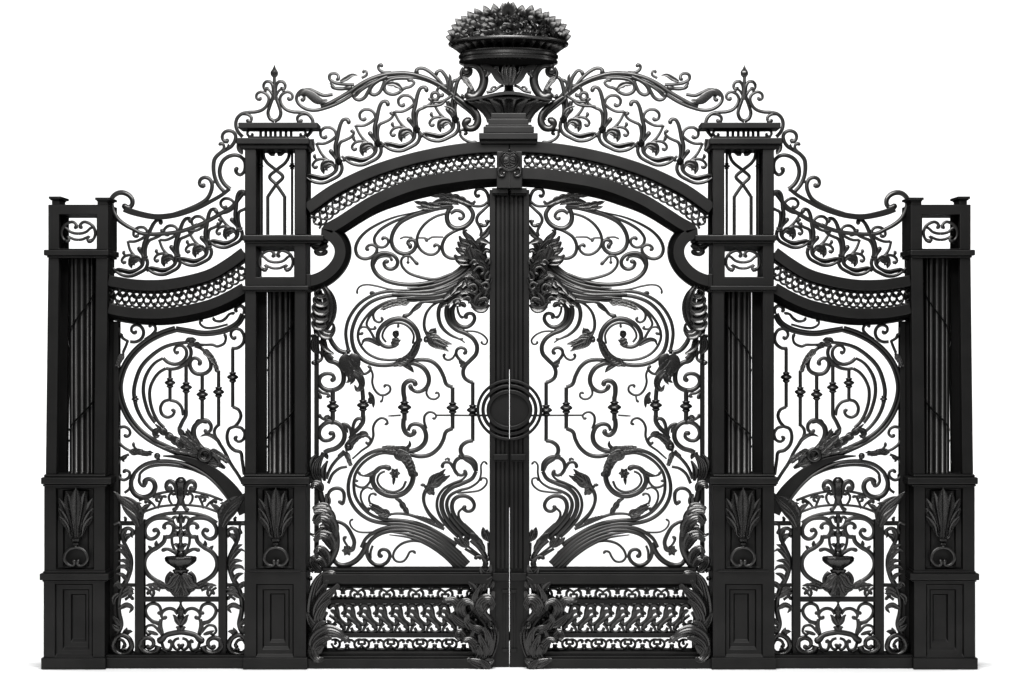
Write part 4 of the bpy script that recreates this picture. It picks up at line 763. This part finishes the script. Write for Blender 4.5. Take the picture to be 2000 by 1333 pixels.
    T((8, 9, 9, 8, 7, 6), '790,709 812,711 829,721 837.5,738 835.5,753 826,763 814,765.5 804,760 800,751'); T((6, 8, 9, 9, 9), '797,842 802,831.5 813,828.5 825,834 832,849 829.5,865 817,877 798,882 778,880', e=0)
    T((5, 6, 3), '780,709 794,717 808,727', e=0); LF(9, '790,714 800,718 808,728')
    T((4, 4, 3.6), '835.5,757 833,769 839,778 850,780 857.5,774 855.5,767.5 849,769'); T((5, 5, 4, 3.6), '833,838 828.5,823 830,812 838,805.5 847,807 852,813 849,818 844,817')
    T((3.4, 3.4), '853,811.5 956,812', e=0, name='cross_rod'); T((3.2, 3.6), '783,811.5 758,813', name='cross_rod')
    T((4, 4.5, 4), '722,717 728,732 727,747 732,762 742,771.5 753,771.5 762,764 761,755 753,752.5 750,758'); T((4.5, 5, 5, 4), '700,727 711,731 720,727 724,720 718,715', e=3); T((3, 3.4), '748,774 746,783 742,786'); T((3, 3), '712,788 720,786', e=0); LF(9, '720,766 726,776 729,788 729,797', y=.25); LF(7, '724,790 722,780 726,774', y=.25)
    T((3, 4, 5, 4.6, 4), '688,897 706,881 722,869 729,853 729,835 735,823 745,817 754,820 757,827 751,830')
    # lower sweeps
    T((8, 7, 7, 7.5, 8, 8), '790,881 762,878 738,880 716,889 698,905 686,925 680.5,946 682,970 691,990 706,1006 726,1017 752,1022.5 786,1024 816,1031 848,1045 880,1063', e=0)
    T((6, 6, 6, 6.5, 8, 8), '770,887 748,885 727,892 707,907 694.5,926 691,946 694,969 705,988 722,1004 746,1014 780,1017 812,1022 842,1034 874,1053 892,1065', e=0)
    T((4, 5, 4), '688,912 697,928 698,945', e=0, y=.27) if False else None
    AC(22, '800,882 780,880 762,878 745,878', k=5, y=.22); AC(26, '768,884 786,892 799,908 806,928', k=7, y=.21); LF(7, '790,879 800,870 800,861'); T((5, 5, 4), '803,922 813,924 814,928 809,929')
    T((9, 10, 10, 10, 9, 7), '776,886 793,896 804,912 807,931 802,949 789,963 771,969 752,966 735,955 728,940 731,925 741,915 753,912.5 764,917', 'volute'); T((4.5, 4.5, 4), '793,940 786,954 772,961 756,959 742,950 737,938 742,926 752,921', e=0, y=.25)
    mb = MB()
    for a in range(6): leaf(mb, 8, [(771, 925), (771 + 6*math.cos(a*1.05), 925 + 6*math.sin(a*1.05)), (771 + 11*math.cos(a*1.05), 925 + 11*math.sin(a*1.05))], .2)
    ball(mb, 771, 925, 4, .2); leaf(mb, 6, '770,930 769,940 768,948', .22); build(mb, 'rosette', CUR, M_CAST)
    LF(9, '742,917 730,924 718,929 707,930'); T((3.5, 4, 4), '710,930 703,927 700,921'); T((4, 4.5, 4.5, 4), '724,929 722,942 712,952 700,951 692,945 693,940 700,940')
    T((3.6, 4, 4, 4), '728,956 717,952.5 707,959 704.5,972 711,988 722,998', e=0); T((4, 4, 3.6), '724,986 720.5,975 724,966 732,965 735,969'); AC(19, '764,1007 750,1003 736,995 720,987', 'frond', k=4, y=.22, wide=True); T((4, 5, 6, 6, 6), '752,1007 775,1003.5 800,1006 822,1014 845,1024 868,1034', e=0); LF(11, '798,1004 788,990 780,978 771,975', lobes=3); AC(10, '850,1022 830,1014 806,1008', k=4, y=.23)
    T((7, 7, 5, 4.5, 4, 4), '880,1075 850,1064 825,1058 803,1057 784,1063 771,1076 768,1089 775,1097 788,1096.5 796,1087 800,1079 807,1077 812,1082')
    T((8, 8, 8, 8, 7, 6), '900,1082 868,1058 835,1043 800,1036.5 765,1037 738,1045 722,1059 716.5,1075 720,1091 731,1102.5 745,1104.5 757,1097 761.5,1085 757,1076 748,1073.5 741,1078 742,1086 748,1086', 'volute')
    T((8, 8, 6), '830,1036 795,1030.5 760,1030.5 735,1038 715,1052 705,1070', e=0)
    T((3, 3.4, 3), '770,1030 742,1037 715,1040.5 697,1038 686,1029 683.5,1019 690,1014')
    T((9, 10, 10, 8), '716,1060 711,1075 702,1089 688,1100 672,1105 659,1102 651,1093', e=0)
    T((4, 5, 4), '724,1092 724,1078 728,1066', e=0, y=.27); T((4, 5), '762,1088 768,1087', e=0)
    for off, w in ((-13, 8), (-6, 8), (1.5, 9), (9.5, 9), (16, 7)): T((1.5, w*.8, w, w), along('762,1032 805,1038 842,1053 876,1076 908,1108', off*.82), 'lock', e=0, y=.25)
    T((4, 5, 6, 6), '908,920 911,927 903,937 886,944 867,955 856,971 853.5,990 860,1010 876,1031 896,1050', e=2)
    T((7, 8, 9, 9, 9), '930,921 922,935 902,945 882,953 867,968 862.5,986 867,1005 881,1026 903,1050', e=0); T((8, 8, 7, 5), '930,921 928,905 917,895 902,893 890,901 887,915 893,926 903,928.5 909,922 905,919')
    T((3, 4, 6, 8, 8), '952,908 946,902 940,908 939.5,925 935,940 919,952 896,959 879,969 872.5,985 878,1006 896,1030 918,1054', e=2); T((3.6, 3.6, 3.6, 3), '893,963 918,961.5 938,957.5 950,946 950,936 942,934 938,940')
    T((8, 8, 8, 7, 6), '932,1056 907,1031 889,1010 882.5,990 887,976 898,969.5 911,970 922,977 926.5,988 922,997 912,999 906,993 910,988'); T((6, 6, 5, 4), '924,1046 908,1028 897,1013 896,1001 903,993.5', e=0); T((7, 8), '905,1024 922,1040 930,1050', e=0)
    T((8, 8, 6, 8), '866,1030 852,1018 838,1003 829,985 827.5,970 832,957', e=0); LF(14, '832,960 840,952 848,960', y=.22); LF(12, '834,962 844,962 848,968', y=.22); T((4, 5, 4), '832,955 828,948 821,948'); AC(27, '838,950 848,942 858,935 870,926', 'frond', k=4, y=.22, wide=True); LF(8, '836,952 838,944 836,940')
    T((6, 6, 5), '884,906 878,897 870,903 866,912' if False else '896,930 886,915 878,904 868,904 864,911 867,914'); LF(8, '905,897 899,892 895,889'); T((3, 4), '869,899 874,896 879,900')
    for l, w, d in (('915,1068 903,1062 893,1056 886,1050', 10, .2), ('915,1068 904,1058 897,1046', 9, .19), ('915,1068 910,1056 909,1046', 8, .19), ('935,1062 926,1050 918,1042', 12, .18), ('942,1068 932,1054 930,1044', 11, .18), ('946,1078 936,1062 926,1056', 10, .18), ('952,1056 946,1044 943,1030', 10, .2), ('954,1058 952,1046 951,1034', 9, .2), ('956,1060 958,1050 960,1044', 8, .2)): LF(w, l, 'acanthus_leaf', d, 0, rise=1.4)
    T((9, 10, 9), '920,1055 935,1068 945,1082 950,1094', y=.23, e=0); T((5, 6, 6), '908,1072 925,1082 940,1092', e=0); T((4, 5), '912,1066 930,1080 946,1092', e=0); T((5, 6.5, 7), '926,1092 936,1087 946,1092 949,1102', y=.22, e=2); mb = MB(); ball(mb, 954, 1091, 5.5, .2); build(mb, 'boss', CUR, M_CAST); T((7, 7), '955,1060 956,1090', e=0); LF(11, '946,1112 948,1098 940,1090', y=.18)
    # half of the round lock plate
    lk = None
    for rx, ry, w, d in ((61, 57, 6, .1), (51, 46.5, 7, .09), (40.5, 35.5, 8, .07)):
        pl = [(994.4 + rx*math.cos(a), 801 + ry*math.sin(a)) for a in [math.pi/2 + math.pi*i/40 for i in range(41)]]
        mb = MB(); band(mb, pl, w, d, .2, 0, 1, 3); o = build(mb, 'lock_ring', lk or CUR, M_FLAT, .007, ang=32); lk = lk or o
    n = 32; vs = []
    for d in (.1, .19):
        for i in range(n + 1): a = math.pi/2 + math.pi*i/n; vs.append(P(994.4 + 38.5*math.cos(a), 801 + 33*math.sin(a), d))
    m = n + 1; mb = MB(); mb.add(vs, [tuple(range(m)), tuple(range(m, 2*m))] + [(i, i+1, m+i+1, m+i) for i in range(n)] + [(n, 0, m, m+n)]); build(mb, 'lock_disc', lk, M_FLAT, ang=32)
# ------------------------------------------------------------------ assemble
SIDES = ((1, 'left'), (-1, 'right'))
for SG, sd in SIDES: low_pillar('short square black pillar at the far %s end, two little caps on its top' % sd)
for SG, sd in SIDES: tall_pillar('tall square black pillar with a spear finial, %s of the double gate' % sd)
for SG, sd in SIDES: side_panel('curved wrought iron side panel with a low urn grille, %s of the double gate' % sd)
for SG, sd in SIDES: gate_leaf('%s hand leaf of the scrollwork double gate, hung beside the %s tall pillar' % (sd, sd))
SG = 1
flower_basket(); arch()
